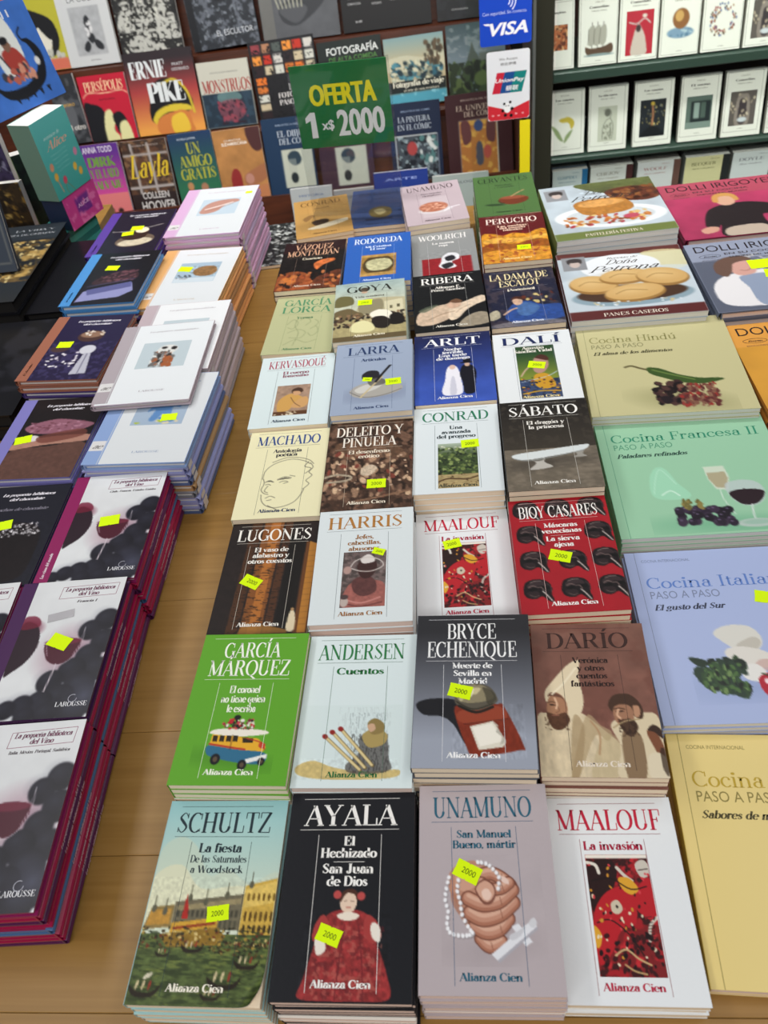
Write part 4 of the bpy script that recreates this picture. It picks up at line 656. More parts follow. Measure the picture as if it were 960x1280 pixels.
for d in AC:
    x, y, zt, ang = d['pos']; H = zt - .75; n = max(2, round(H / PT)); t = H / n; e = .0
    loc = (x, y, zt - t)
    root = empty('paperback', loc, (0, 0, math.radians(ang))); tag(root, d['label'], 'book', GP)
    pg = M_PAGEP if d['name'] in ('ayala', 'unamuno', 'andersen', 'harris') else M_PAGES
    if d['name'] == 'schultz':
        mbp = MB(); mbp.box(-PW / 2 + .0006, -PL / 2 + .0004, .00045, PW / 2 - .0006, PL / 2 - .0004, t - .0006, 'f0e2cc'); mbp.build('page_block', pg, root)
        mb = MB(); mb.box(-PW / 2, -PL / 2, 0, PW / 2, PL / 2, .00045, d['bg']); mb.box(-PW / 2 - .0004, -PL / 2, 0, -PW / 2, PL / 2, t, d['bg'])
        Rr = 11.
        def roll(P, dz, t=t):
            s = ((P[:, 0] - 100) - (150 - P[:, 1]) * .62 + 19) / math.hypot(1, .62); s = np.maximum(s, 0); th = np.minimum(s / Rr, 2.2)
            q = Rr * np.sin(th) - s; ex, ey = 1 / math.hypot(1, .62), .62 / math.hypot(1, .62)
            X = P[:, 0] + q * ex - dz * np.sin(th) * ex; Y = P[:, 1] + q * ey - dz * np.sin(th) * ey; Z = Rr * (1 - np.cos(th)) + dz * np.cos(th)
            return np.stack([(X - 50) / 1000, (75 - Y) / 1000, t - .0003 + Z / 1000], 1)
        cien_top(d)(mb, roll)
        aw_ = Art(0, 0, 100, 150, 2., 'efece8'); aw_.put(mb, roll, -.3)
        mb.build('cover', M_PRINT, root)
    else:
        fr_t = cien_top(d)
        cv = pbook_parts(root, PW, PL, t - .00025, d['bg'], d['spine'], pg, fr_t)
    if d['name'] == 'bryce':
        pass
    for (sx, sy, sr, ss) in d['stk']: sticker(root, PW, PL, t - .00025, sx, sy, sr, ss)
    pal = [d['bg'], d['bg'], 'e4e0d8', d['bg']] if d['name'] != 'schultz' else ['9fc6c8', 'c8c8c0', '9fc6c8', '9fc6c8']
    def pf(i, n=n, pal=pal, pg=pg):
        p = lower_proto(d['bg'] if i > n - 4 else pal[i % 4], pg); p['t'] = PT; return p, 0
    stack_below(x, y, zt, ang, t, n, pf, 'paperback stacked under the ' + SHORT[d['name']], GP)
# ------------------------------------------------------------------ cookery books on the right
def soft_stack(name, nm, label, pos, w, l, t0, col, topfn, spine, pages, stk, group, hard=False, pal=None, mcov=None, under=None, below=None):
    x, y, zt, ang = pos; H = zt - .75; n = max(2, round(H / t0)); t = H / n
    root = empty(nm, (x, y, zt - t), (0, 0, math.radians(ang))); tag(root, label, 'book', group)
    f = hbook_parts if hard else pbook_parts; kw = dict(pages=pages, top=topfn, mcov=mcov or M_GLOSS)
    f(root, w, l, t - .00025, col, spine, **kw)
    for q in stk: sticker(root, w, l, t - .00025, *q)
    pal = pal or [(col, spine, False)]; pr = {}
    def pf(i):
        c, sp, fl = pal[(n - 2 - i) % len(pal)]
        k = (c, sp)
        if k not in pr:
            r = empty(nm, (0, 0, 0)); f(r, w, l, t - .0002, c, sp, pages=pages, mcov=mcov or M_GLOSS, top=below); r['t'] = t; pr[k] = r
        return pr[k], (math.pi if fl else 0)
    stack_below(x, y, zt, ang, t, n, pf, under, group, jx=.0012, jy=.0012, ja=.35)
    return root
def coc(title, sub, tcol, gcol, scol, art):
    def top(mb, fr):
        if art: art.put(mb, fr)
        text(mb, fr, 'COCINA INTERNACIONAL', 15, 14, 3.6, 48, gcol, 'sans', 'l')
        text(mb, fr, title, 15, 48, 13.5, None if False else min(9.2 * len(title), 168), tcol, 'serif', 'l', T=.1)
        text(mb, fr, 'PASO A PASO', 16, 61, 9.4, 66, gcol, 'sans', 'l')
        text(mb, fr, sub, 17, 75, 6.6, 4.1 * len(sub), scol, 'bold', 'l', slant=.25)
        rule(mb, fr, 9.5, 0, 9.5, 199, .5, gcol, -.03)
    return top
a1 = Art(40, 92, 172, 198, 1.5, 'c4be90')
for P in ('98,136 92,150 96,158',): pass
a1.e('8f8c62', 112, 176, 46, 16, 12, .7, 2).l('5c5434', 3.2, '52,104 60,102 70,108 80,113').b('3c5428', '78,108 92,110 112,124 136,134 158,136 164,140 140,146 116,142 94,130 80,120').l('6c8444', 2, '84,113 104,124 130,137')
a1.sp('241c1c 3c2828 1c1618 4c3430', 80, (80, 140, 116, 182), 5, 3, 1.1).sp('6c3c34 7c5444 5c2c2c 8a6450 94302c', 160, (108, 146, 152, 188), 2.4, 4, 1.8).b('241c20', '84,170 92,166 98,176 90,182')
GC = 'soft cookery books on the right of the table'
soft_stack('hindu', 'cookery_book', 'sage green cookery book with a green chilli and spices', (.2490, .8504, .8043, -1.5), .192, .199, .0062, 'c4be90', coc('Cocina Hindú', 'El alma de los alimentos', '8f8c58', '8a8860', '56543a', a1), 'a6a476', M_PAGEW, [], GC, under='cookery book stacked under the sage green chilli cover')
a2 = Art(34, 88, 176, 196, 1.4, '98c7a6'); a2.e('5fa37e', 90, 184, 40, 8, 0, .6, 2).e('5fa37e', 146, 190, 26, 6, 0, .6, 2)
a2.b('9fd8b8', '44,138 46,110 56,94 66,98 74,120 84,142 60,146', .8).l('c8ecd8', .9, '46,136 52,112 60,98 72,122').l('d8f2e2', 1.4, '54,138 64,132 72,140')
a2.p('d8dccc', '106,98 128,98 130,116 124,136 112,134 107,118', .8).p('a99c7c', '108,108 127,107 128,118 123,133 113,131 108,118', .85).l('e8ece8', 1, '116,134 116,150 122,172')
a2.b('bcc8c8', '122,128 136,122 152,124 160,134 158,150 148,160 134,160 124,148', .8).b('2a1c22', '124,140 140,136 159,140 155,152 146,159 134,159 126,150').l('d4dcd8', 1.6, '142,160 140,174 140,182').e('b4c4bc', 140, 186, 20, 6).e('9cbcac', 140, 185, 14, 3.6)
R_ = random.Random(5)
for i in range(34):
    x = R_.uniform(66, 118); y = 158 + abs(x - 84) * .2 + R_.uniform(0, 22)
    if y < 190: a2.e(['2a2030', '3a2c40', '1e1822'][i % 3], x, y, 5, 5.4); a2.e('6a5c78', x - 1.4, y - 1.8, 1.3, 1)
a2.sp('8a7c44 6c6434', 16, (72, 148, 92, 160), 2.6, 4, 1.5)
soft_stack('fran', 'cookery_book', 'mint green cookery book with wine glass and grapes', (.2502, .6692, .7896, .2), .192, .199, .0066, '98c7a6', coc('Cocina Francesa II', 'Paladares refinados', '2f8a6c', '5a9a7c', '3c5c50', a2), '6cae8a', M_PAGEW, [], GC, under='cookery book stacked under the mint green grapes cover')
a3 = Art(34, 92, 150, 180, 1.3, 'a7b5dc'); a3.e('8a9ac4', 84, 164, 44, 12, 0, .6, 2).b('d6d4cc', '64,104 78,96 98,98 106,112 100,124 84,126 72,116').b('bab4a8', '82,118 98,110 104,116 96,126 84,126', .8).b('dcd8d0', '70,124 84,120 104,126 116,138 108,144 84,142 72,134').b('c8a8a0', '96,136 108,136 108,146 92,146', .8).b('e4e2de', '80,142 94,140 100,150 92,158 80,154')
a3.b('b01c30', '92,154 108,148 126,152 132,168 120,180 102,178 92,168').e('f0d8dc', 98, 158, 2.4, 3).l('2c4424', 1.6, '96,150 108,154 120,148').l('2c4424', 1.2, '108,154 110,146')
a3.sp('1c2c22 24382a 16221a 2c4428', 46, (42, 136, 82, 170), 5.4, 6, 1.5).sp('4a6a38 6c8850 35502f 0f1812', 60, (44, 138, 80, 168), 2., 8, 1.8).b('1e3022', '36,130 50,134 48,142 40,138')
soft_stack('ital', 'cookery_book', 'periwinkle blue cookery book with cheese, basil and tomato', (.2517, .4584, .7799, -.1), .192, .199, .006, 'a7b5dc', coc('Cocina Italiana', 'El gusto del Sur', '5f80c4', '7c86a4', '3c4258', a3), '97a5cc', M_PAGEW, [(124, 65, -14, 1.3, '')], GC, under='cookery book stacked under the blue cheese and tomato cover')
soft_stack('amar', 'cookery_book', 'yellow cookery book at the front right edge of the table', (.2493, .2547, .7665, -2.8), .192, .199, .0083, 'e2cc84', coc('Cocina Española', 'Sabores de mar y tierra', 'b89a24', '8a7c3c', '4c441e', None), 'c0a440', M_PAGEP, [], GC, under='cookery book stacked under the yellow one')
def petrona(sub, c_band, kind):
    w, l = 178, 182
    def top(mb, fr):
        a = Art(0, 0, w, l, 1.7, 'b4c0c8'); a.n(.08, 30, 3)
        if kind:
            a.b('586038', '60,0 178,0 178,60 150,40 110,44 80,30').b('5c3020', '100,36 140,26 176,40 178,70 150,80 110,66').n(.2, 8, 2, (60, 0, 178, 70)).sp('7c4828 3a2018 8a5c34', 40, (104, 30, 176, 72), 5, 3, 1)
            a.e('dfe4e6', 92, 118, 84, 36, 4).e('c4ccd0', 92, 118, 66, 27, 4).b('b07838', '44,70 70,58 110,60 128,74 132,98 112,110 76,112 52,104').b('d09a58', '50,72 76,62 108,64 122,76 92,84 62,84').n(.14, 5, 8, (40, 56, 134, 112)).sp('b86a30 8a4a24 c88848 a83c48 d8b878', 80, (22, 112, 148, 142), 5, 4, .8).e('b84c60', 122, 126, 12, 7)
        else:
            a.r('5c2c28', 0, 0, w, 16).b('d4cc9c', '120,16 178,16 178,60 150,64', .8).e('e2e6ea', 86, 48, 56, 34, 0).b('c8d4dc', '0,80 178,60 178,160 0,160', .6)
            a.e('8aa0ac', 90, 128, 82, 26).e('4a3428', 90, 122, 74, 22)
            for (x, y, rx, ry, r_) in ((42, 92, 34, 24, 10), (88, 76, 36, 20, -4), (138, 84, 36, 24, 12), (94, 120, 42, 22, -6)): a.e('9a7440', x, y + 3, rx, ry, r_).e('cba468', x, y - 1, rx * .95, ry * .9, r_).e('dcbc84', x - 4, y - 6, rx * .6, ry * .5, r_, .7, 1).l('a07c44', 1.6, [(x - rx * .6, y + 2), (x - rx * .2, y - ry * .3), (x + rx * .4, y - 2)])
            a.sp('c8b88c dce4e8', 20, (30, 140, 150, 150), 3, 4, .6)
        a.r('8a8c90', 6, 12, 40, 50).e('3a3434', 24, 26, 11, 9).e('c0b0a8', 24, 33, 7.5, 9).e('3a3434', 24, 22, 11, 6)
        a.r(c_band, 0, 160, w, l); a.put(mb, fr)
        text(mb, fr, 'Recetas de', 92, 26, 4.6, 44, '4a4440', 'serif', slant=.3)
        text(mb, fr, 'Doña', 88, 41, 12, 44, '3a3634', 'serif', slant=.45, T=.1); text(mb, fr, 'Petrona', 88, 60, 15, 96, '3a3634', 'serif', slant=.45, T=.1)
        text(mb, fr, sub, 86, 175.5, 8, 84, 'e6dccc', 'serif')
    return top
GPc = 'square baking cookbooks on the right'
soft_stack('pet1', 'baking_book', 'square baking cookbook with a bun on a plate and green band', (.2353, 1.2157, .8391, 2.8), .178, .182, .0085, 'b4c0c8', petrona('PASTELERÍA FESTIVA', '6c7840', 1), '6c7840', M_PAGEW, [], GPc, under='baking cookbook stacked under the green banded cover')
soft_stack('pet2', 'baking_book', 'square baking cookbook with a bowl of bread rolls and maroon band', (.2382, 1.0275, .8194, 0), .178, .182, .0085, 'b4c0c8', petrona('PANES CASEROS', '5c2c2c', 0), '5c2c2c', M_PAGEW, [], GPc, under='baking cookbook stacked under the bread rolls cover')
def irig(bg, band, kind):
    def top(mb, fr):
        w, l = 200, 185
        a = Art(0, 0, w, l, 1.9, bg); a.r(band, 0, 0, w, 52)
        if kind == 1:
            a.n(.1, 30, 3, (0, 52, w, l)).b('2a2426', '40,150 50,110 66,92 90,84 120,84 150,96 180,120 200,130 200,150 170,150 130,128 124,185 60,185 62,150 54,160').b('caa088', '74,70 82,56 96,56 104,68 100,84 88,90 78,84').b('c09050', '70,74 74,54 90,46 106,54 110,72 104,76 98,60 82,60 78,76').b('c89884', '30,160 44,152 56,156 52,168 34,172').b('b8a898', '70,160 120,158 124,185 66,185')
        elif kind == 2:
            a.r('5c6272', 0, 52, w, l).sp('9a9ca4 7c8090 b0b0b4', 160, (70, 40, 200, 90), 3, 3, 1).b('e4e2e4', '10,150 12,120 26,100 50,90 84,86 110,96 120,120 122,150 110,172 60,176 22,170').b('8f9cb4', '52,100 92,98 104,128 108,172 62,174 56,130').b('d0a094', '42,70 54,58 72,58 80,72 76,92 60,98 48,92').b('6a5248', '24,84 28,60 46,46 70,46 80,58 64,60 52,66 46,84 36,98').b('d4a898', '96,150 120,144 132,150 128,162 100,164').l('7c4a44', 1.2, '58,84 66,86 72,82')
        else: a.r(bg, 0, 52, w, l).n(.06, 40, 3, (0, 52, w, l))
        a.put(mb, fr)
        text(mb, fr, 'DOLLI IRIGOYEN', 11, 26, 18, 176, '2a2224', 'sans', 'l')
        text(mb, fr, 'EN SU COCINA', 92, 38, 5.5, 86, '3a3034', 'sansb'); text(mb, fr, 'SABORES DEL MUNDO', 92, 47, 4, 78, '2a2224', 'sansb')
        t_ = np.radians(np.linspace(0, 360, 25)); v, f = _ribbon(np.stack([28 + 15 * np.cos(t_), 39 + 5 * np.sin(t_)], 1), [.7] * 25, True); mb.add(fr(v, .15), f, lin('2a2224'))
        text(mb, fr, 'Recetas', 28, 41, 3.6, 18, '2a2224', 'bold', slant=.3); text(mb, fr, 'EDICIONES', 28, 51, 2.6, 26, '4a4044', 'sans')
    return top
GI = 'large hardback cookery books at the right edge'
soft_stack('irig1', 'hardback_book', 'pink hardback with a woman in black on its cover', (.4375, 1.2240, .8179, 1.5), .2, .185, .0135, 'a63a5c', irig('a63a5c', 'a84a5c', 1), '8a2c48', M_PAGEP, [], GI, True, under='hardback stacked under the pink cookery cover')
soft_stack('irig2', 'hardback_book', 'grey blue hardback with a smiling cook in an apron', (.4375, 1.0303, .8145, 1.4), .2, .185, .0125, '8a92a8', irig('8a92a8', '9098ac', 2), '5c6478', M_PAGEP, [(90, 72, 0, 2.1, ''), (102, 100, -8, 1.9, '')], GI, True, under='hardback stacked under the grey blue cook cover')
soft_stack('irig3', 'hardback_book', 'orange hardback partly cut off by the right edge of the photo', (.4502, .8400, .7974, 1.5), .2, .185, .012, 'd69a40', irig('cf963c', 'dc9c48', 3), 'b0722c', M_PAGEP, [], GI, True, under='hardback stacked under the orange cover')
# ------------------------------------------------------------------ small hardbacks on the left: wine, crafts, chocolate
GV, GA, GB = 'little wine library hardbacks', 'little craft hardbacks with white covers', 'little chocolate library hardbacks'
def side_title(txt, col, patch=None, w=.112, l=.163):
    """lettering down the spine of a book lying in a stack"""
    def top(mb, fr):
        q = fr(np.array([[0., 0.]]), 0)[0]; tt = q[2]
        def fs(P, dz): return np.stack([np.full(len(P), -w / 2 - .0003 - dz * .0002), (l / 2 - P[:, 0] / 1000), (tt - P[:, 1] / 1000)], 1)
        if patch: v = fs(np.array([(6, 1.2), (20, 1.2), (20, tt * 1000 - 1.2), (6, tt * 1000 - 1.2)]), .5); mb.add(v, [(0, 3, 2, 1)], lin(patch))
        if txt: text(mb, fs, txt, 84, tt * 1000 * .66, 3., 62, col, 'bold', slant=.25, z=.6)
    return top
def vino(sub, strip):
    def top(mb, fr):
        a = Art(16, 0, 112, 163, 1.15, 'd8dadc'); a.n(.03, 20, 2)
        a.e('7c3c50', 22, 60, 16, 10, 0, .9, .6).b('2a1a24', '16,56 30,54 38,66 40,84 34,100 24,110 16,112').b('701830', '16,46 26,44 34,50 34,58 16,60', .8)
        a.e('8a5068', 78, 92, 28, 26, 0, .5, 3)
        for x, y, r in ((104, 54, 13), (90, 66, 12), (108, 80, 14), (96, 96, 13), (108, 112, 13), (84, 112, 14), (66, 124, 13), (96, 130, 16), (108, 146, 14), (80, 142, 15), (62, 146, 13), (46, 148, 11), (32, 152, 10), (18, 158, 9), (72, 158, 12), (96, 158, 14), (52, 160, 10)): a.e('15131c', x, y, r, r * 1.02, 0, 1, .12).e('4c4e60', x - r * .3, y - r * .35, r * .35, r * .3, 0, .5, 2)
        a.e('585c74', 104, 140, 9, 10, 0, .6, 3)
        a.b('c0b4bc', '50,66 54,90 60,104 70,106 80,98 84,80 84,64 82,84 76,98 64,102 56,92', .5).b('4a1828', '48,78 66,74 84,78 81,94 73,103 63,104 53,96').e('6a2438', 66, 78, 18, 4).l('c8bcc4', 1.3, '66,104 65,118 63,134').l('e8e0e6', .7, '50,64 49,78 54,94').l('e8e0e6', .7, '84,62 85,78 80,94')
        a.put(mb, fr)
        z = [(46, 9), (106, 7), (105, 22), (45, 24)]
        for p, q in zip(z, z[1:] + z[:1]): rule(mb, fr, *p, *q, .5, '8a3a5a')
        text(mb, fr, 'La pequeña biblioteca', 75.5, 14.6, 5, 53, '6a2a4c', 'bold', slant=.2); text(mb, fr, 'del Vino', 75.5, 21, 5, 22, '6a2a4c', 'bold', slant=.2)
        text(mb, fr, sub, 76, 30, 3, min(56, 2.3 * len(sub)), '3c3038', 'bold', slant=.2)
        text(mb, fr, 'LAROUSSE', 94, 151, 4.6, 30, 'e8e8ec', 'serif'); a_ = np.radians(np.linspace(0, 300, 12)); v, f = _ribbon(np.stack([94 + 4 * np.cos(a_), 143 + 4 * np.sin(a_)], 1), [.6] * 12); mb.add(fr(v, .15), f, lin('a8a8b4'))
        rule(mb, fr, 8, 0, 8, 163, 16, strip, -.04); text(mb, fr, 'Los vinos del mundo', 9.5, 140, 3.6, 36, 'e8dce4', 'bold', rot=math.pi / 2, slant=.2)
    return top
vpal = [('a01c48', 'a01c48', True), ('8e1840', '5a2450', True), ('a01c48', 'a01c48', False), ('8c1a44', '4c6c9a', True), ('a01c48', 'a01c48', True)]
for nm, pos, sub, st, stk, lab in (('A5', (-.4103, .6065, .8220, .2), 'Chile, Francia, Estados Unidos', '8a1f58', [(61, 76, 8, 1.35, '')], 'wine hardback with magenta spine strip, farthest of the three'),
                         ('A6', (-.4124, .4397, .8271, 1.5), 'Francia I', '45204f', [(62, 78, -24, 1.35, '')], 'wine hardback with dark purple spine strip and a silver tag'),
                         ('A7', (-.4051, .2740, .8258, 2.65), 'Italia, México, Portugal, Sudáfrica', '8a1f58', [], 'wine hardback frontmost on the left, cut by the photo edge')):
    r = soft_stack(nm, 'hardback_book', lab, pos, .112, .163, .0094, 'a01c48', vino(sub, st), st, M_PAGEW, stk, GV, True, pal=vpal, under='wine hardback stacked under the ' + {'A5': 'magenta strip cover', 'A6': 'dark purple strip cover', 'A7': 'frontmost wine cover'}[nm], below=side_title('La pequeña biblioteca del Vino', 'd8b0c8', None))
    if nm == 'A6':
        mb = MB(); fr = frame(.112, .163, (.8271 - .75) / 8); mb.add(fr(np.array([(40, 44), (66, 38), (68, 48), (42, 54)]), .2), [(0, 3, 2, 1)], lin('b0aeb2')); mb.build('security_tag', mat('dull_silver', 'b0aeb2', .3, metal=.6), r)
def craft(strip, pict, tcol):
    def top(mb, fr):
        pict.put(mb, fr); rule(mb, fr, 12, 0, 12, 177, 22, strip, -.04); rule(mb, fr, 21, 0, 21, 177, .8, 'c8ccd0')
        text(mb, fr, 'Las pequeñas manualidades', 76, 20, 3.2, 70, tcol, 'serif', slant=.2); text(mb, fr, 'LAROUSSE', 76, 158, 3.6, 34, tcol, 'serif')
        mb.add(fr(np.array([(2, 134), (20, 134), (20, 152), (2, 152)]), .1), [(0, 3, 2, 1)], lin('d6d4d4')); text(mb, fr, 'ae', 11, 148, 9, 12, '6a6664', 'serif', slant=.4)
    return top
def pA(c1): return Art(40, 46, 108, 106, 1.7, c1)
p1 = pA('b8c8d4'); p1.b('b88a7c', '44,96 50,66 70,52 100,50 106,60 84,72 76,90 60,100').l('e8e0dc', 3, '52,84 74,74 96,62').l('8a5c50', 1.2, '54,90 76,82 98,66')
p2 = pA('9fb4c4'); p2.b('8a6844', '66,70 80,58 100,60 106,76 96,88 74,86').n(.25, 3, 4, (60, 56, 108, 90)).sp('5c6068 40464e', 24, (42, 84, 66, 96), 2, 3).r('d4dce0', 40, 92, 108, 106, .7)
p3 = pA('b9c6cc'); p3.b('d8d8d4', '64,62 74,54 86,56 92,64 86,76 90,90 84,102 66,104 58,92').sp('6c6a68 3a3634 9a5c3c 8a8c8c', 60, (60, 70, 88, 102), 3, 4).e('2a2626', 72, 60, 4, 3).b('2a2626', '84,58 90,60 88,66 82,64').sp('a05c38', 12, (76, 84, 90, 102), 4, 8)
p4 = pA('9eb0c4'); p4.b('5c86b8', '66,58 78,52 92,56 98,72 88,72 90,98 80,98 78,84 70,98 62,96 66,76 56,80').b('d8c8b8', '72,48 84,46 86,54 74,55').sp('2c6ab0 d4c8a8 a8b838', 10, (46, 92, 100, 104), 4, 3, .5)
cpal = {'A1': [('e4c8dc', 'd2a6c8', True), ('d8aed0', 'd2a6c8', True), ('c4b4c8', 'b09cba', True)], 'A2': [('f0b078', 'e8a468', True), ('e8a468', 'e8a468', True), ('b98a5c', 'a87c54', True)], 'A3': [('cfc0c4', 'bcaab0', True), ('c4b4b8', 'bcaab0', True), ('a8a0a4', '968e94', True)], 'A4': [('a4a8d0', '9498c8', True), ('8c90c4', '9498c8', True), ('5c6c94', '54648c', True), ('b08c5c', 'a8845c', True), ('8a8c94', '7c7e88', True)]}
for nm, pos, st, pc, tc, stk, lab in (('A1', (-.4070, 1.3120, .8571, -2.7), 'cfa8cc', p1, 'b898b0', [(118, 28, 0, .7, '')], 'white craft hardback with lilac spine strip, farthest on the left'),
        ('A2', (-.4153, 1.1300, .8354, -4.4), 'd8a468', p2, 'b8a890', [(51, 65, -10, 1.3, '')], 'white craft hardback with tan orange spine strip'),
        ('A4', (-.3892, .7770, .8380, -3.2), '88a0cc', p4, '8c9cb8', [(88, 92, 4, 1.2, '')], 'white craft hardback with blue spine strip and blue doll clothes')):
    soft_stack(nm, 'craft_book', lab, pos, .1314, .177, .0094, 'd4d8db', craft(st, pc, tc), st, M_PAGEW, stk, GA, True, pal=cpal[nm], under='craft hardback stacked under the ' + {'A1': 'lilac strip cover', 'A2': 'orange strip cover', 'A4': 'blue strip cover'}[nm], below=side_title('', 'd8d8d8', 'd4cfd0', .1314, .177))
soft_stack('A3b', 'craft_book', 'white craft hardback peeping out behind the grey strip one', (-.3990, .9550, .8405, -1.), .1314, .172, .0094, 'e2e4e6', craft('b8a8ae', p3, 'a8a0a8'), 'bcaab0', M_PAGEW, [], GA, True, pal=cpal['A3'], under='craft hardback stacked under the grey strip cover', below=side_title('', 'd8d8d8', 'd4cfd0', .1314, .172))
rt = empty('craft_book', (-.4077, .8817, .8409), (0, 0, 0)); tag(rt, 'white craft hardback with grey mauve spine strip and a felt animal, slid forward', 'book', GA); hbook_parts(rt, .1314, .1809, .0082, 'dfe3e6', 'b4a4ac', top=craft('aaa0a6', p3, 'a8a0a8'))
def choc(bg, strip, art, sub=''):
    def top(mb, fr):
        art.put(mb, fr); rule(mb, fr, 9, 0, 9, 158, 18, strip, .02)
        text(mb, fr, 'La pequeña biblioteca', 70, 17, 4.6, 66, 'e8e4ec', 'bold', slant=.3); text(mb, fr, 'del chocolate', 70, 25, 4.6, 44, 'e8e4ec', 'bold', slant=.3)
        if sub: text(mb, fr, sub, 64, 42, 5, 76, '8a8694', 'serif', slant=.35)
        text(mb, fr, 'El chocolate', 10.5, 132, 3.6, 28, 'd8d0dc', 'bold', rot=math.pi / 2, slant=.2)
    return top
def cB(c): return Art(18, 0, 120, 158, 1.5, c)
b1 = cB('27202e'); b1.e('6a5a4c', 74, 110, 34, 22, -8).e('c8bca4', 76, 116, 30, 13, -8).b('3a2824', '46,84 60,72 84,70 92,84 86,104 62,108 48,100').b('e8dcc0', '66,70 82,64 90,76 80,84 68,80').l('b8b0a8', 1.6, '24,74 60,74 110,56').n(.1, 5, 3)
b2 = cB('1f1e22'); b2.p('8a8cb8', '26,118 100,100 108,124 90,140 22,148').p('5a5c8c', '30,114 98,96 102,112 36,130').b('3c2a2e', '34,86 60,64 90,60 104,76 96,92 40,100').sp('5c3c44 6a464c 2c1c20', 50, (42, 62, 100, 92), 4, 3, .7).l('484460', 2, '28,104 100,88')
b3 = cB('2a2440'); b3.m('3a3458', 5, .5, 3, (18, 70, 120, 158)).e('4a3430', 72, 54, 20, 14).e('8c6c58', 72, 50, 17, 8).sp('d8c8b0 e8e0d8', 16, (60, 40, 92, 52), 2.4, 4, .7).e('4c3838', 36, 84, 14, 8).sp('e4e0e4 c8c0cc', 26, (24, 90, 80, 128), 3, 5, .8).e('c8c8d0', 80, 88, 12, 11).p('b4b4c0', '78,96 88,96 98,144 74,146').l('5c5870', 1.4, '83,98 86,144')
b4 = cB('1e1a1c'); b4.b('8c5c6c', '24,58 60,44 100,50 118,58 90,72 40,72').sp('6a3c48 a8788a 7c5060', 60, (30, 50, 108, 68), 3, 4, .6).b('a87c6c', '18,92 60,80 118,78 120,90 60,96 20,104').b('5c4038', '18,108 70,98 120,96 120,158 18,158').n(.12, 4, 3, (18, 96, 120, 158)).e('d8d0d0', 42, 82, 9, 6).b('6c3c34', '50,78 104,66 110,80 60,92', .8)
b5 = cB('1c1c26'); b5.b('1a1416', '20,80 40,66 76,62 104,74 110,110 100,150 30,150 18,120').sp('c8c4c8 a8a4a8 e0dce0', 160, (26, 64, 104, 84), 1.5, 4, .8).n(.2, 4, 2, (18, 60, 120, 158))
bpal = [('3c3450', '4a3c78', False), ('2a2630', '3a3450', True), ('4c4450', '5c5480', False)]
for nm, pos, st, ar, sub, stk, lab in (('B1', (-.5503, 1.2911, .8429, -2.2), '5a3c94', b1, '', [(54, 84, 10, 1.2, ''), (66, 66, 0, 1.3, '')], 'dark chocolate hardback with violet spine strip, farthest back'),
        ('B2', (-.5350, 1.1200, .8520, -2.4), '4c8cc8', b2, '', [(52, 50, -6, 1.25, '')], 'dark chocolate hardback with sky blue spine strip'),
        ('B3', (-.5380, .9400, .8460, -4.6), '9c6450', b3, '', [(40, 74, 0, 1.3, '')], 'dark violet chocolate hardback with brown spine strip and spoons'),
        ('B4', (-.5360, .7720, .8220, -2.), '7c78b8', b4, '', [(30, 84, 14, 1.3, '')], 'chocolate hardback with lavender spine strip and rough chocolate slabs'),
        ('B5', (-.5364, .6080, .8150, 0), '3c3c5c', b5, 'Bizcochos de chocolate', [(56, 66, 12, 1.3, '')], 'dark chocolate hardback with a sugar dusted cake')):
    soft_stack(nm, 'chocolate_book', lab, pos, .12, .158, .0098, '27242e', choc('', st, ar, sub), st, M_PAGEW, stk, GB, True, pal=[('27242e', st, False)] + bpal, under='chocolate hardback stacked under the ' + {'B1': 'violet', 'B2': 'sky blue', 'B3': 'brown', 'B4': 'lavender', 'B5': 'sugar dusted cake'}[nm] + ' one')
soft_stack('B6', 'hardback_book', 'wine hardback at the left edge showing only its right corner', (-.5335, .4450, .8197, 3.), .112, .163, .0094, 'a01c48', vino('España', '8a1f58'), '8a1f58', M_PAGEW, [], GV, True, pal=vpal, under='wine hardback stacked under the one at the left photo edge')
# ------------------------------------------------------------------ standing books
def stand(nm, label, group, x, Y, z, w, h, t, top, col='808080', spine=None, lean=15, rz=0, roll=0, hard=False, pages=None, mcov=None, cat='book'):
    """a book standing face out; (x, Y, z) is the middle of its front lower edge"""
    R = Matrix.Rotation(math.radians(rz), 3, 'Z') @ Matrix.Rotation(math.radians(90 - lean), 3, 'X') @ Matrix.Rotation(math.radians(roll), 3, 'Z')
    dz = abs(math.sin(math.radians(roll))) * w / 2 * math.cos(math.radians(lean)) + t * math.sin(math.radians(lean))
    loc = Vector((x, Y, z + dz + .0006)) - R @ Vector((0, -h / 2, t))
    o = empty(nm, loc, R.to_euler()); tag(o, label, cat, group)
    (hbook_parts if hard else pbook_parts)(o, w, h, t - .0003, col, spine, pages=pages or M_PAGEW, top=top, mcov=mcov or M_BACK)
    return o
def simple(fn, w, h, cell=3.6, col='808080'):
    def top(mb, fr):
        a = Art(0, 0, w * 1000, h * 1000, cell, col); T = []; fn(a, w * 1000, h * 1000, lambda s, x, y, hh, ww, c, st='sans', **k: T.append((s, x, y, hh, ww, c, st, k))); a.put(mb, fr)
        for s, x, y, hh, ww, c, st, k in T: text(mb, fr, s, x, y, hh, ww, c, st, **k)
    return top
def f_pink(a, w, h, T): a.m('d06c74', 30, .5, 3).e('d8929c', 90, 60, 30, 50).b('c04a58', '40,20 120,10 140,120 60,150').r('26262c', 60, 120, 110, 134).e('6a8cc0', 80, 40, 16, 14).sp('e8b060 f0d8c0', 10, (20, 120, 130, 200), 10, 3)
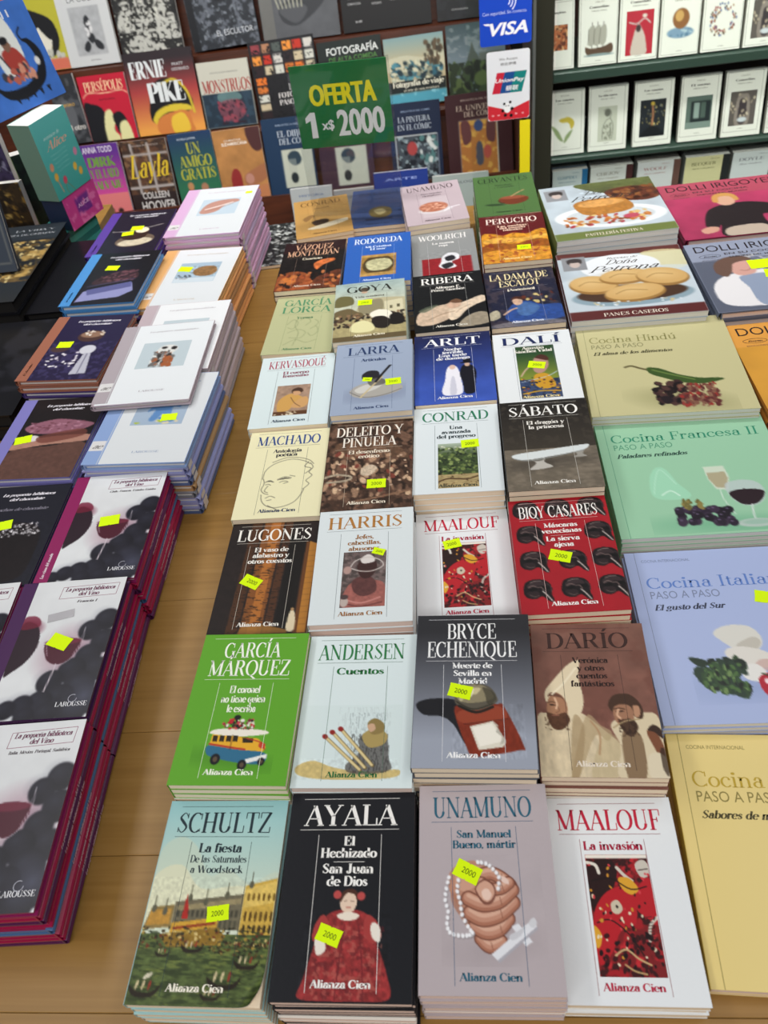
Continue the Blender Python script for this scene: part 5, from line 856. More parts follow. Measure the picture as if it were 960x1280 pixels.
def f_da(a, w, h, T):
    a.b('17171a', '20,70 70,84 110,110 120,160 100,200 60,210 90,180 70,150 40,120 10,110').b('d8d4c4', '50,130 80,120 96,150 84,190 56,196 44,160').b('17171a', '60,120 84,118 100,140 90,160').sp('b8b8ac 8a8a84', 30, (50, 190, 120, 230), 6, 4).r('c86a54', 0, h - 32, w, h); T('da', 96, 46, 30, 56, '7a4a2c', 'sansb')
def f_coda(a, w, h, T):
    a.r('a4a6a8', 36, 62, 136, 196).n(.08, 14, 3, (36, 62, 136, 196)).b('26282c', '84,90 92,88 98,104 96,130 104,150 92,164 80,150 84,130 78,106').b('26282c', '64,168 78,156 84,170 74,186 62,182').b('26282c', '98,158 112,156 126,172 122,184 104,178').sp('d0d0d0', 8, (80, 100, 98, 140), 5, 4)
    T('LA CODA', 90, 50, 16, 100, '686c70', 'sans'); T('EDITORIAL', 90, 212, 4, 34, '6a6a6e', 'sansb')
def f_crowd(a, w, h, T):
    for x, y, r in ((40, 70, 24), (88, 56, 22), (120, 96, 24), (66, 120, 26), (150, 60, 22), (178, 110, 20), (110, 150, 24)):
        a.b('b4b4ac', [(x - r * .6, y - r), (x + r * .6, y - r), (x + r * .7, y + r * .4), (x + r * 1.3, y + r), (x + r * 1.4, y + r * 2.6), (x - r * 1.4, y + r * 2.6), (x - r * 1.2, y + r), (x - r * .7, y + r * .3)]).l('1c1c1c', 3, [(x - r * .5, y - r * .3), (x + r * .5, y - r * .3)]).l('1c1c1c', 3, [(x - r * .3, y + r * .3), (x + r * .3, y + r * .3)]).b('242422', [(x - r * .7, y - r * .6), (x, y - r * 1.4), (x + r * .7, y - r * .6), (x, y - r * .8)])
    a.m('1a1a1a', 9, .55, 5).m('c8c8bc', 8, .66, 9)
def f_esc(a, w, h, T):
    a.m('5a5f68', 16, .5, 3).m('747a82', 11, .6, 7).m('2c3036', 9, .6, 4).e('15171c', w * .55, 30, w * .3, 60).r('15171c', 0, 0, 24, h); T('EL ESCULTOR', w * .66, h - 32, 16, w * .55, 'c4c8cc', 'sans')
def f_hand(a, w, h, T):
    a.n(.1, 30, 3).b('3c4c58', '150,0 243,0 243,90 190,70 150,30').b('34363a', '60,110 110,90 190,84 200,110 120,160 70,150').b('4c4e52', '60,120 110,100 150,120 110,156')
    for i in range(7): a.l('a8a894', 4, [(60 + i * 12, 30 + i * 3), (50 + i * 14, 70), (60 + i * 12, 112)])
    a.r('78766c', 0, 0, 40, h, .5)
def f_black(a, w, h, T):
    for i, x in enumerate((40, 110, 170, 235)):
        for j in range(4): T(['FOTOGRAFO', 'MAESTROS', 'LUZ', 'COMPOSICION'][(i + j) % 4], x, 60 + j * 16 + (i % 2) * 5, 6, 26 + (i * 7 + j * 5) % 18, 'a0a0a0', 'sansb')
    T('BLUME', 50, h - 24, 6, 20, 'b0b0b0', 'sansb')
def f_black2(a, w, h, T): a.m('202226', 20, .5, 3); T('FOTOGRAFIA', 70, h - 24, 5, 50, '8c8c8c', 'sansb')
def f_tro(a, w, h, T): a.m('4a4c50', 22, .55, 3).e('5a5c60', 40, 120, 26, 50); T('NEGRO', 48, 90, 8, 46, 'c09848', 'sansb'); T('el otro', 54, h - 40, 16, 60, 'd0ccc4', 'serif')
def f_pers(a, w, h, T):
    a.b('15151a', '0,84 30,80 56,92 70,120 84,150 80,205 0,205').b('d8d49c', '64,110 84,100 92,130 84,160 96,180 90,205 58,205 52,160').b('15151a', '88,118 112,108 130,130 126,160 100,172 92,150').b('d8d49c', '106,144 128,136 140,168 136,205 100,205 100,176'); T('PERSÉPOLIS', 80, 44, 26, 128, 'ecd0a4', 'serif'); a.l('ecd0a4', 3, '6,60 26,48 80,52 134,48 154,58'); T('INTEGRAL', 84, 72, 5, 54, '5c1420', 'sansb')
def f_pike(a, w, h, T):
    a.g('2c2428', 'a03c3c', 20, 110); b = a.Y > 110; t = np.clip((a.Y - 110) / 110, 0, 1)[..., None]; C = rgb('a03c3c') * (1 - t) + rgb('e09a48') * t; a.C[b] = C[b]
    a.b('141418', '60,130 90,84 140,80 180,110 190,170 60,200').l('c8b034', 8, '110,92 150,84 184,120 196,180').b('d0b838', '56,190 80,164 130,152 180,158 186,174 120,172 80,186 66,204').b('c8783c', '70,196 110,176 172,174 184,212 180,236 76,236').b('e4c83c', '118,190 160,180 172,230 120,236', .8)
    T('ERNIE', 72, 72, 46, 116, 'd8dcdc', 'serif', T=.24); T('PIKE', 118, 142, 54, 118, 'd8dcdc', 'serif', T=.26); T('PRATT', 172, 46, 8, 36, 'b8b8b8', 'sansb'); T('OESTERHELD', 178, 60, 8, 56, 'b8b8b8', 'sansb')
def f_mons(a, w, h, T):
    a.r('20303e', 0, 88, w, h).m('2c4050', 14, .5, 3, (0, 88, w, h)).b('7ca098', '54,92 110,88 126,110 60,116', .6).m('8c3c4c', 16, .5, 7, (46, 112, 140, 176)).b('8c4450', '54,116 120,112 134,150 96,172 56,160', .7).m('2c1c28', 8, .6, 2, (46, 112, 140, 180)); T('ANTOLOGIA GRAFICA', 84, 34, 5, 90, '6a6c6a', 'sans'); T('MONSTRUOS', 86, 86, 34, 156, '9c3a34', 'serif', T=.2)
def f_mos(a, w, h, T):
    cs = '8a3a40 c8c4bc d87028 e08c38 c8c8bc a87858 281c20 c0b498 b83020 c87030 4c5450 c0b090'.split()
    for i in range(6):
        for j in range(3): a.r(cs[(i * 5 + j * 3) % 12], 8 + i * 33, 8 + j * 30, 8 + i * 33 + 27, 8 + j * 30 + 24)
    for j in range(5): a.r(cs[(j * 7 + 2) % 12], 8, 98 + j * 24, 40, 98 + j * 24 + 19)
    a.b('7ca0b4', '120,100 140,96 148,120 128,126').m('0c0c10', 6, .62, 4); T('LA', 120, 140, 16, 26, 'c8c4c0', 'serif'); T('FOTOGRAFÍA', 130, 160, 14, 120, 'd0ccc8', 'serif', T=.2); T('PASO A PASO', 130, 180, 14, 120, 'd0ccc8', 'serif', T=.2)
def f_foto(a, w, h, T): a.r('1c2422', 0, 0, w, h); T('FOTOGRAFÍA', 108, 38, 20, 160, 'd4d8d4', 'sansb'); T('DE ALTA COMIDA', 108, 58, 14, 150, '4c7a3c', 'sansb')
def f_viaje(a, w, h, T):
    a.g('7c9a9c', 'b8a884', 0, 70).b('c8c8b0', '0,60 60,50 120,60 185,50 185,90 0,90', .6).sp('2c5c6c 4c8490 1c3038 8a8a74 c8c4a8', 160, (20, 70, 170, 118), 9, 4, .8).sp('3c3428 5c4c38', 30, (120, 20, 175, 80), 7, 3).r('141c1c', 0, 118, w, 152).r('4c98ac', 0, 152, w, h).m('80bcc8', 14, .6, 3, (0, 152, w, h)); T('Fotografía de viaje', 96, 134, 15, 160, 'd8d4c0', 'bold'); T('el arte de una aventura', 104, 148, 7, 110, 'c8c4b0', 'serif')
def f_city(a, w, h, T): a.g('36484c', '6a7880', 0, 90).m('8c9494', 22, .55, 3, (0, 0, w, 90), .6, 1, 2).b('4c544c', '60,100 70,70 76,50 82,70 96,100').r('5c625c', 96, 80, 170, 112).m('222c20', 14, .4, 5, (0, 100, w, h)).sp('24301c 34442a 4c5c34 1a2018', 90, (0, 108, w, h), 12, 4).e('4c5c34', 100, 150, 22, 20)
def f_todd(a, w, h, T):
    a.g('5a2c84', 'c84890', 20, 150); m = a.Y > 150; a.C[m] = rgb('d87878'); a.e('241c20', 60, h - 30, 10, 10).e('3c2420', 92, h - 26, 9, 9); T('ANNA TODD', 62, 24, 18, 100, 'd8d0dc', 'sansb')
    for i, s_ in enumerate(('DIRK', 'Y EL LADO', 'SALVAJE')): T(s_, 68, 66 + i * 34, 28 - i * 2, 92 + i * 4, '6c9440', 'serif', T=.26)
def f_layla(a, w, h, T):
    a.m('5a3c2c', 16, .5, 3).m('7c5c40', 12, .6, 5).r('a8a09c', 0, 38, w, 46).r('a8a09c', 0, 136, w, 144)
    for x in (28, 84): a.p('a8a09c', [(x, 8), (x + 8, 8), (x + 12, 190), (x + 4, 190)])
    a.r('2c2020', 0, 160, w, h); T('NOVELA ROMANTICA', 80, 18, 5, 90, 'a89c94', 'sansb'); T('Layla', 74, 110, 66, 130, 'd8b830', 'serif', slant=.3); T('COLLEEN', 80, 176, 20, 90, 'd4d0cc', 'sansb'); T('HOOVER', 84, 212, 28, 116, 'd4d0cc', 'sansb')
def f_amigo(a, w, h, T):
    a.g('22385c', '2c6a4c', 0, 160).b('3c5c94', '60,190 90,170 130,186 136,236 40,236').e('a8785c', 88, 166, 12, 14).b('a03c3c', '30,176 46,164 56,190 52,230 30,230').e('b88458', 42, 158, 10, 12)
    T('NOVELA JUVENIL', 60, 20, 6, 62, 'b0bcc8', 'sansb')
    for i, s_ in enumerate(('UN', 'AMIGO', 'GRATIS')): T(s_, 76, 62 + i * 38, 32, (44, 108, 116)[i], 'a8a83c', 'serif', T=.2)
def f_tan(a, w, h, T): a.n(.12, 30, 3).b('4c2c2c', '110,0 156,0 156,60 130,70 112,40').b('a06848', '80,140 120,120 156,110 156,150 110,170 84,170').b('8c2c2c', '34,150 44,120 60,116 70,140 66,176 40,180').b('b87850', '80,190 156,170 156,216 90,220').e('b88474', 96, 150, 14, 16); T('CUENTOS', 62, 34, 5, 56, 'e4d8c8', 'sansb'); T('SUDAMERICANA', 66, 46, 9, 84, 'ece4d8', 'sansb')
def f_navy(a, w, h, T): a.r('b8bcac', 52, 92, 150, 204).b('2a3c48', '70,110 88,96 108,104 112,128 92,140 74,130').r('a8aca0', 70, 120, 96, 160, .5).e('20282c', 84, 176, 12, 16); T('BIBLIOTECA DEL COMIC', 100, 22, 5, 110, '8c9cb0', 'sansb'); T('EL DIBUJO', 102, 54, 17, 110, 'b8c0c8', 'serif'); T('DEL CÓMIC', 102, 76, 17, 104, 'b8c0c8', 'serif')
def f_pint(a, w, h, T): a.r('b0b4b4', 14, 92, 148, h - 8).r('3c444c', 17, 95, 145, h - 11).m('8c9ca0', 12, .5, 3, (17, 95, 145, h - 11)).m('141820', 11, .55, 5, (17, 95, 145, h - 11)).e('9c3c3c', 66, 130, 16, 20).sp('c8ccc8 4c7474', 20, (90, 100, 142, 170), 8, 3); T('BIBLIOTECA DEL COMIC', 84, 26, 5, 90, '7c8ca4', 'sansb'); T('LA PINTURA', 78, 54, 15, 100, 'b0b8c0', 'serif'); T('EN EL CÓMIC', 78, 76, 15, 104, 'b0b8c0', 'serif')
def f_univ(a, w, h, T): a.r('b0a898', 38, 74, 156, h - 6).r('a86c34', 41, 77, 153, h - 9).m('c89848', 16, .5, 3, (41, 77, 153, h - 9)).b('5c3434', '44,80 70,80 74,130 50,140').b('5c3434', '150,80 126,80 122,130 146,140').e('34446c', 98, 92, 14, 16).b('484854', '88,150 98,136 108,150 108,200 88,200').e('a84c40', 122, 168, 12, 20); T('BIBLIOTECA DEL COMIC', 100, 20, 5, 104, '98847c', 'sansb'); T('EL UNIVERSO', 100, 46, 14, 134, 'b4a090', 'serif'); T('DEL CÓMIC', 104, 64, 14, 96, 'b4a090', 'serif')
RB = [  # kind, row, x, w, visible top height above the row shelf, roll, drawing, colour, hardback, label
 ('comic_book', 1, -1.43, .15, .245, 0, f_pink, 'c8606c', 0, 'pink and red comic at the far left of the top rack row'),
 ('comic_book', 1, -1.272, .135, .245, 0, f_da, 'b0aa34', 0, 'yellow green comic with a black swirl on the top rack row'),
 ('comic_book', 1, -1.121, .168, .225, 0, f_coda, 'c4c6c6', 0, 'pale grey comic with a small rocket on the top rack row'),
 ('comic_book', 1, -.922, .203, .212, 0, f_crowd, '2a2a2a', 0, 'black and white comic crowded with figures'),
 ('graphic_novel', 1, -.68, .215, .213, 2, f_esc, '24282e', 1, 'dark slate graphic novel leaning on the top rack row'),
 ('photography_book', 1, -.437, .243, .20, 0, f_hand, '54565a', 0, 'grey photography book with a pale hand on its cover'),
 ('photography_book', 1, -.166, .275, .18, 0, f_black, '141416', 0, 'black book with lines of small grey lettering'),
 ('photography_book', 1, .065, .15, .16, 0, f_black2, '18191c', 0, 'black book beside the blue card sticker on the top row'),
 ('novel', 2, -1.21, .09, .2, 3, f_tro, '2a2c30', 0, 'narrow dark book left of the red comic'),
 ('comic_book', 2, -1.085, .156, .19, 0, f_pers, 'b81c34', 0, 'red comic with black hair shapes in the middle row'),
 ('comic_book', 2, -.889, .222, .235, 0, f_pike, '3a2a2c', 1, 'comic with a yellow helmet and big white lettering'),
 ('graphic_novel', 2, -.689, .164, .187, 0, f_mons, 'c0beb0', 0, 'comic with a pale top and red lettering over a dark picture'),
 ('photography_book', 2, -.49, .205, .222, 1.5, f_mos, '1a1a1e', 1, 'black photography book framed by little coloured pictures'),
 ('photography_book', 2, -.281, .198, .199, 1.5, f_foto, '1c2422', 1, 'dark book with white and green lettering behind the sign'),
 ('photography_book', 2, -.085, .182, .188, 1.2, f_viaje, '7c9a9c', 0, 'travel photography book with a turquoise strip'),
 ('photography_book', 2, .103, .176, .203, 1, f_city, '36484c', 0, 'dark green grey city photography book'),
 ('novel', 3, -1.125, .132, .232, 0, f_todd, '5a2c84', 0, 'purple novel with green scrawled lettering'),
 ('novel', 3, -.974, .15, .23, 0, f_layla, '3c2c24', 0, 'brown window pane novel with yellow script lettering'),
 ('novel', 3, -.815, .142, .235, 1, f_amigo, '22485c', 0, 'green and blue novel with yellow green lettering'),
 ('novel', 3, -.664, .153, .23, 1, f_tan, 'b07c48', 0, 'tan novel with reclining figures on its cover'),
 ('art_book', 3, -.505, .155, .245, 0, f_navy, '1c3450', 1, 'navy art book left of the price sign with a pale drawing'),
 ('art_book', 3, -.325, .17, .235, 0, f_navy, '3a2434', 1, 'dark art book seen through the clear acrylic'),
 ('art_book', 3, -.1, .16, .247, 0, f_pint, '14203a', 1, 'navy art book right of the price sign with a framed comic scene'),
 ('art_book', 3, .1, .2, .252, 1, f_univ, '3a1c20', 1, 'maroon art book with an orange palace picture'),
]
GR = {1: 'books on the top row of the rack', 2: 'books on the middle row of the rack', 3: 'books on the lower row of the rack'}
for nm, row, x, w, h, rl, fn, col, hd, lab in RB:
    Y, z = ROWS[row]; stand(nm, lab, GR[row], x, Y, z, w, h, .012 if not hd else .016, simple(fn, w, h, 3.2, col), col, roll=rl, hard=bool(hd))
def f_plain(txt, tc):
    def f(a, w, h, T): T(txt, w / 2, 26, 7, w * .6, tc, 'sansb')
    return f
for x, w, h, col, tc, txt, lab in ((-1.073, .15, .115, '4c3c84', 'c8c4dc', 'NOVELA', 'purple paperback lying low in the rack by the novels'), (-.90, .12, .10, '3c2444', '9a8cb0', 'POESIA', 'dark violet paperback low in the rack'),
        (-.719, .144, .152, '4a3c8c', 'a8a0d0', '', 'violet blue paperback in front of the tan novel'), (-.432, .13, .135, 'a8acac', '5c6c8c', 'HISTORIA', 'pale grey paperback in front of the navy art book'),
        (-.30, .125, .118, '8c8c8c', '5c5c64', 'CINE', 'grey paperback seen through the lower acrylic'), (-.151, .165, .155, '1c3480', '8c9cd0', 'ARTE', 'royal blue paperback with a pale top edge behind the sign'),
        (.03, .17, .128, '9aa4a0', '5c6468', 'CATALOGO', 'pale green grey paperback in front of the maroon art book')):
    stand('paperback', lab, 'small paperbacks on the lowest rack ledge', x, 2.40, .27, w, h, .018, simple(f_plain(txt, tc), w, h, 12, col), col)
# ---------------- glazed bookcase
GCs = {1: 'white literary classics on the upper bookcase shelf', 2: 'white literary classics on the second bookcase shelf', 3: 'paperback classics on the lower bookcase shelf'}
def z_(w): return [(4, 4), (w - 4, 4), (w - 4, 146), (4, 146)]
def classic(kind, seed, w=96):
    def top(mb, fr):
        h = 155
        if w < 90:
            for p, q in zip(z_(w), z_(w)[1:] + z_(w)[:1]): rule(mb, fr, *p, *q, .8, '7c7a72')
            Art(2, 52, 46, 108, 2.2, 'b0643c').m('d8a878', 7, .5, 3).m('5c2c1c', 6, .55, 5).put(mb, fr); text(mb, fr, 'completas', 24, 28, 5, 34, '3a3630', 'bold'); return
        z = [(4, 4), (w - 4, 4), (w - 4, 146), (4, 146)]
        for p, q in zip(z, z[1:] + z[:1]): rule(mb, fr, *p, *q, .8, '7c7a72')
        R = random.Random(seed); text(mb, fr, R.choice(['LOPE', 'TIRSO', 'ROJAS', 'GALDOS']), 48, 15, 3.4, 22, '8a8478', 'serif'); text(mb, fr, R.choice(['Los sonetos', 'El sueño', 'Comedias', 'Los Lusiadas', 'La vida nueva']), 48, 26, 5, 48, '3a3630', 'bold'); text(mb, fr, 'Edición crítica', 48, 33, 3, 36, '6a665c', 'serif'); text(mb, fr, 'LETRAS', 48, 141, 2.6, 14, '6a665c', 'serif')
        if kind == 'ship':
            a = Art(12, 50, 88, 130, 2.2, 'e6e3da'); a.b('5c4434', '16,108 30,112 60,110 80,104 84,120 70,128 30,128 18,122').e('8c9c9c', 50, 128, 36, 4)
            for x in (32, 46, 60): a.l('3c3430', 1.6, [(x, 56), (x, 112)]).b('a8a498', [(x - 8, 70), (x + 6, 64), (x + 6, 100), (x - 8, 104)]).l('4c443c', 1.4, [(x - 8, 70), (x - 10, 104)])
        elif kind == 'red': a = Art(16, 42, 82, 138, 2.4, 'b42838'); a.b('c8b8ac', '36,90 46,70 56,84 64,104 66,138 30,138').l('c8c0b8', 3, '24,66 42,70 60,60 74,70').e('3c2c2c', 46, 80, 6, 8).e('d8ccc0', 60, 54, 6, 4)
        elif kind == 'egg': a = Art(14, 40, 84, 116, 2.4, 'e6e3da'); a.e('7c98b0', 48, 100, 32, 12).e('8c5c34', 48, 70, 20, 22).e('c89c5c', 44, 64, 10, 12).sp('b0c4cc 5c7c94', 14, (20, 94, 78, 108), 5, 3, .6)
        elif kind == 'circ':
            a = Art(10, 40, 88, 128, 2.4, 'e6e3da')
            for i in range(90): t_ = R.uniform(0, 6.28); r_ = R.uniform(18, 33); a.b2(['8c3c3c', '4c5c8c', '5c4c3c', 'a87c5c'][i % 4], 49 + r_ * math.cos(t_), 84 + r_ * math.sin(t_) * 1.15, 2, 2.6, 0)
        elif kind == 'leaf': a = Art(10, 60, 88, 136, 2.6, 'e6e3da'); a.b('c8b040', '34,70 60,66 74,80 66,96 58,80 40,78').b('8c9c6c', '12,84 30,96 44,124 30,116').b('8c9c6c', '70,96 60,116 46,130 52,110')
        elif kind == 'man': a = Art(24, 50, 74, 136, 2.4, 'c4c4b4'); a.l('4c4c44', 1.6, '40,60 50,56 58,64 56,78 46,84 38,100 36,130').l('4c4c44', 1.6, '56,80 64,96 62,130').e('6a6a60', 49, 66, 8, 9).sp('8a8a7c', 20, (38, 90, 62, 130), 3, 5)
        elif kind == 'night': a = Art(16, 46, 82, 136, 2.4, '20242a'); a.sp('8c8c7c c8b068', 40, (18, 60, 80, 110), 1.6, 3).e('c8a840', 48, 56, 5, 5).l('a06c4c', 5, '48,62 50,84 48,110').b('14161a', '20,136 40,112 60,112 80,136')
        elif kind == 'room': a = Art(16, 50, 82, 128, 2.4, '5c6c64'); a.r('20282a', 28, 62, 78, 112).r('8c9c94', 36, 66, 50, 104).r('4c5c54', 54, 66, 66, 104).r('7c8c84', 16, 112, 82, 128)
        else: a = Art(16, 50, 82, 132, 2.4, '5c5450'); a.b('8c8078', '34,64 50,56 64,66 66,130 32,130').b('3c3438', '40,74 50,68 58,76 58,124 40,124').sp('a89884 c8b8a0', 16, (18, 56, 80, 120), 3, 6).e('c8ccd0', 50, 118, 12, 6)
        a.put(mb, fr)
    return top
for i, (x, kd, lab) in enumerate(((.298, 'palace', 'white classic with an orange painting half behind the olive post'), (.388, 'ship', 'white classic with a sailing ship drawing'), (.487, 'red', 'white classic with a red picture of a white bird and robed figure'), (.587, 'egg', 'white classic with a golden brown head above blue waves'), (.688, 'circ', 'white classic with a ring of tiny figures'), (.790, 'palace', 'white classic with a bright landscape at the right edge'), (.892, 'egg', 'white classic outside the right edge of the photo'))):
    stand('classic_book', lab, GCs[1], x, 2.25, .712, .094 if i else .062, .15, .02, classic(kd, i + 3, 62 if i == 0 else 96), 'e6e3da', 'c8c4b8', lean=12)
for i, (x, kd, lab) in enumerate(((.316, 'leaf', 'white classic with a yellow green leaf drawing'), (.428, 'man', 'white classic with a grey standing man sketch'), (.546, 'night', 'white classic with a black night scene and a gold dot'), (.665, 'room', 'white classic with a grey green room picture'), (.777, 'palace', 'white classic with a dark arched hall picture'), (.89, 'man', 'white classic just beyond the right edge of the second shelf'))):
    stand('classic_book', lab, GCs[2], x, 2.25, .4955, .1, .158, .018, classic(kd, i + 23), 'e6e3da', 'c8c4b8', lean=12)
def label_top(txt, lc, sc, w, tc):
    def top(mb, fr):
        W1 = w * 1000; mb.add(fr(np.array([(0, 0), (W1 * .84, 0), (W1 * .84, 150), (0, 150)]), .05), [(0, 3, 2, 1)], lin(lc))
        text(mb, fr, txt, W1 * .42, 24, 8, W1 * .55, tc, 'serif'); text(mb, fr, 'obras completas', W1 * .42, 34, 3.6, W1 * .5, tc, 'serif'); text(mb, fr, 'clásicos', W1 * .66, 9, 3, W1 * .2, tc, 'serif')
    return top
for x, w, lc, sc, tc, txt, lab, nb in ((.333, .096, 'c4cccc', '2c6c9c', '4c7c94', 'EURIPIDES', 'classic with a blue side strip on the lower shelf', 2), (.447, .115, 'd8d8d4', '4c2c2c', '8c8474', 'CHEJOV', 'classic with a maroon strip topped by a second copy', 3), (.575, .115, 'd8d8d8', '6a4c44', 'b07c7c', 'WOOLF', 'white classic with faint red lettering on the lower shelf', 2), (.705, .118, 'd8d0a0', '2a2c2c', '6c6840', 'BECQUER', 'cream classic with a near black side strip on the lower shelf', 2), (.832, .12, 'd4d8d8', '2a2c2c', '7c7c84', 'DOYLE', 'white classic at the right end of the lower shelf', 2)):
    for k in range(nb):
        hh = .152 if k < 2 else .168
        o = stand('classic_book', lab if k == 0 else 'copy right behind the ' + lab.split(' on the')[0].split(' topped')[0].split(' at the')[0] if k == 1 else 'third and tallest copy behind the classic with a maroon strip', GCs[3], x, 2.25 + k * .0262, .30, w, hh, .025, label_top(txt, lc, sc, w, tc) if k == 0 else None, sc, 'a8a8a4', lean=1)
# ---------------- card stickers on the glass wing
def card(nm, label, x0, z0, x1, z1, fn, col, r=.006):
    w, h = x1 - x0, z1 - z0; o = empty(nm, ((x0 + x1) / 2, 2.1694, (z0 + z1) / 2), (math.radians(90), 0, 0)); tag(o, label, 'sticker', 'payment stickers on the glass')
    P = []
    for cx, cy, a0 in ((w / 2 - r, h / 2 - r, 0), (-w / 2 + r, h / 2 - r, 90), (-w / 2 + r, -h / 2 + r, 180), (w / 2 - r, -h / 2 + r, 270)):
        for t_ in range(0, 91, 30): P.append((cx + r * math.cos(math.radians(a0 + t_)), cy + r * math.sin(math.radians(a0 + t_))))
    mb = MB(); mb.prism(P, 0, .0004, col); fn(mb, frame(w, h, .0004), w * 1000, h * 1000); mb.build('card', M_STICK, o)
def quadp(mb, fr, P, col, dz=.06): mb.add(fr(pts(P), dz), [tuple(range(len(pts(P))))[::-1]], lin(col))
def v_card(mb, fr, w, h):
    text(mb, fr, 'VISA', w / 2 + 3, h - 22, 27, 98, 'f4f4f8', 'sansb', slant=.25, T=.3)
    text(mb, fr, 'VISA', w / 2 + 3.8, h - 22, 27, 98, 'f4f4f8', 'sansb', slant=.25, z=.02); text(mb, fr, 'VISA', w / 2 + 2.2, h - 22, 27, 98, 'f4f4f8', 'sansb', slant=.25, z=.04)
    quadp(mb, fr, [(8, h - 49), (22, h - 49), (24, h - 44), (14, h - 45)], 'f4f4f8')
    text(mb, fr, 'Con seguridad. Sin contacto.', w / 2 - 2, h - 66, 7, 104, 'c8d4f4', 'sans')
    for i, r_ in enumerate((10, 17, 24)):
        t_ = np.radians(np.linspace(-50, 50, 10)); v, f = _ribbon(np.stack([w / 2 + r_ * np.cos(t_), h - 92 - r_ * np.sin(t_)], 1), [2.4] * 10); mb.add(fr(v, .1), f, lin('e8ecf8'))
card('card_sticker', 'blue card sticker with big white lettering on the glass', .091, .812, .214, .975, v_card, '1c48c0')
def u_card(mb, fr, w, h):
    quadp(mb, fr, [(0.5, h * .76), (w * .5, h * .86), (w - .5, h * .74), (w - .5, h - 6), (w - 6, h - .5), (6, h - .5), (.5, h - 6)], 'd02c38')
    for a_, b_, c_ in ((.16, .4, 'c8283c'), (.34, .66, '1c4c8c'), (.58, .86, '18807c')):
        s_ = 8; quadp(mb, fr, [(w * a_ + s_, h * .30), (w * b_ + s_, h * .30), (w * b_ - s_ * .6, h * .60), (w * a_ - s_ * .6, h * .60)], c_, .06 + a_ * .05)
    text(mb, fr, 'UnionPay', w * .52, h * .44, 9, w * .68, 'f4f4f4', 'sansb', slant=.25, z=.05); text(mb, fr, '银联', w * .57, h * .56, 9, w * .3, 'f4f4f4', 'sansb', slant=.25, z=.05)
    text(mb, fr, 'We Accept', w * .5, h * .13, 5.5, w * .42, '4c4c4c', 'sans'); text(mb, fr, '欢迎使用', w * .5, h * .2, 5, w * .36, '4c4c4c', 'sansb')
    for x_, y_, r_, c_ in ((.47, .84, 9, 'f0f0f0'), (.40, .76, 3.4, '141416'), (.54, .74, 3.4, '141416'), (.47, .79, 7, 'f0f0f0'), (.36, .86, 4, '141416'), (.58, .84, 4.4, '141416'), (.42, .93, 4.4, '141416'), (.56, .94, 4.4, '141416'), (.44, .79, 1.6, '141416'), (.50, .79, 1.6, '141416')):
        t_ = np.radians(np.arange(0, 360, 30)); mb.add(fr(np.stack([w * x_ + r_ * np.cos(t_), h * y_ + r_ * np.sin(t_)], 1), .12 + y_ * .02 + (.02 if r_ < 2 else 0)), [tuple(range(12))], lin(c_))
    for x_ in (.12, .26, .68, .84): text(mb, fr, 'o', w * x_, h * .93, 5, 6, 'f4d0d4', 'sansb')
card('card_sticker', 'white and red card sticker with a tricolour emblem on the glass', .105, .638, .2105, .799, u_card, 'e4e6ea')
# ---------------- price sign
sg = tag(empty('price_sign', (-.165, 1.36, .803), (math.radians(0), 0, math.radians(-3))), 'green price sign with yellow and white lettering in a clear acrylic stand', 'sign')
mb = MB(); mb.box(-.081, -.0015, .0, .081, 0, .2460, 'ffffff'); mb.box(-.081, .0025, .0, .081, .004, .2460, 'ffffff'); mb.build('acrylic_sleeve', M_ACRYL, sg)
mb = MB(); mb.box(-.081, .005, 0, .081, .07, .003, 'ffffff'); mb.box(-.081, -.03, 0, .081, -.0015, .003, 'ffffff'); mb.build('acrylic_foot', M_ACRYL, sg)
mb = MB(); mb.box(-.0775, .0002, .118, .0775, .0018, .2440, '2a7c44')
def fsg(P, dz): return np.stack([(P[:, 0] - 77.5) / 1000, np.full(len(P), .0002 - dz / 4000), (244 - P[:, 1]) / 1000], 1)
def bolds(s_, x, y, h, w, col):
    for k in (-1, -.5, 0, .5, 1): text(mb, fsg, s_, x + k * w * .012, y, h, w, col, 'sansb', z=.1 + .06 * k)
fsg_ = fsg
bolds('OFERTA', 80, 60, 31, 106, 'fbf02a'); mb.add(fsg(pts('13,78 22,70 22,82 13,86'), .12), [(0, 1, 2, 3)], lin('f4f6f4')); mb.add(fsg(pts('22,70 30,70 30,110 20,110'), .12), [(0, 1, 2, 3)], lin('f4f6f4')); bolds('x$', 49, 98, 15, 20, 'f4f6f4'); bolds('2000', 104, 109, 40, 76, 'f4f6f4')
mb.build('printed_card', M_STICK, sg)
# ---------------- patterned magazine lying at the table's far end
def f_mag(mb, fr):
    a = Art(0, 0, 130, 165, 2.4, '2a2c2c'); a.m('c8ccc8', 9, .52, 3).m('6c7070', 7, .6, 5).m('141414', 6, .6, 8); a.put(mb, fr)
o = tag(empty('magazine', (-.318, 1.372, .7503), (0, 0, math.radians(4))), 'black and white leaf patterned magazine at the far end of the table', 'magazine'); pbook_parts(o, .07, .16, .006, '2a2c2c', top=lambda mb, fr: Art(0, 0, 70, 160, 2.2, '2a2c2c').m('c8ccc8', 9, .52, 3).m('6c7070', 7, .6, 5).m('141414', 6, .6, 8).put(mb, fr), mcov=M_GLOSS)
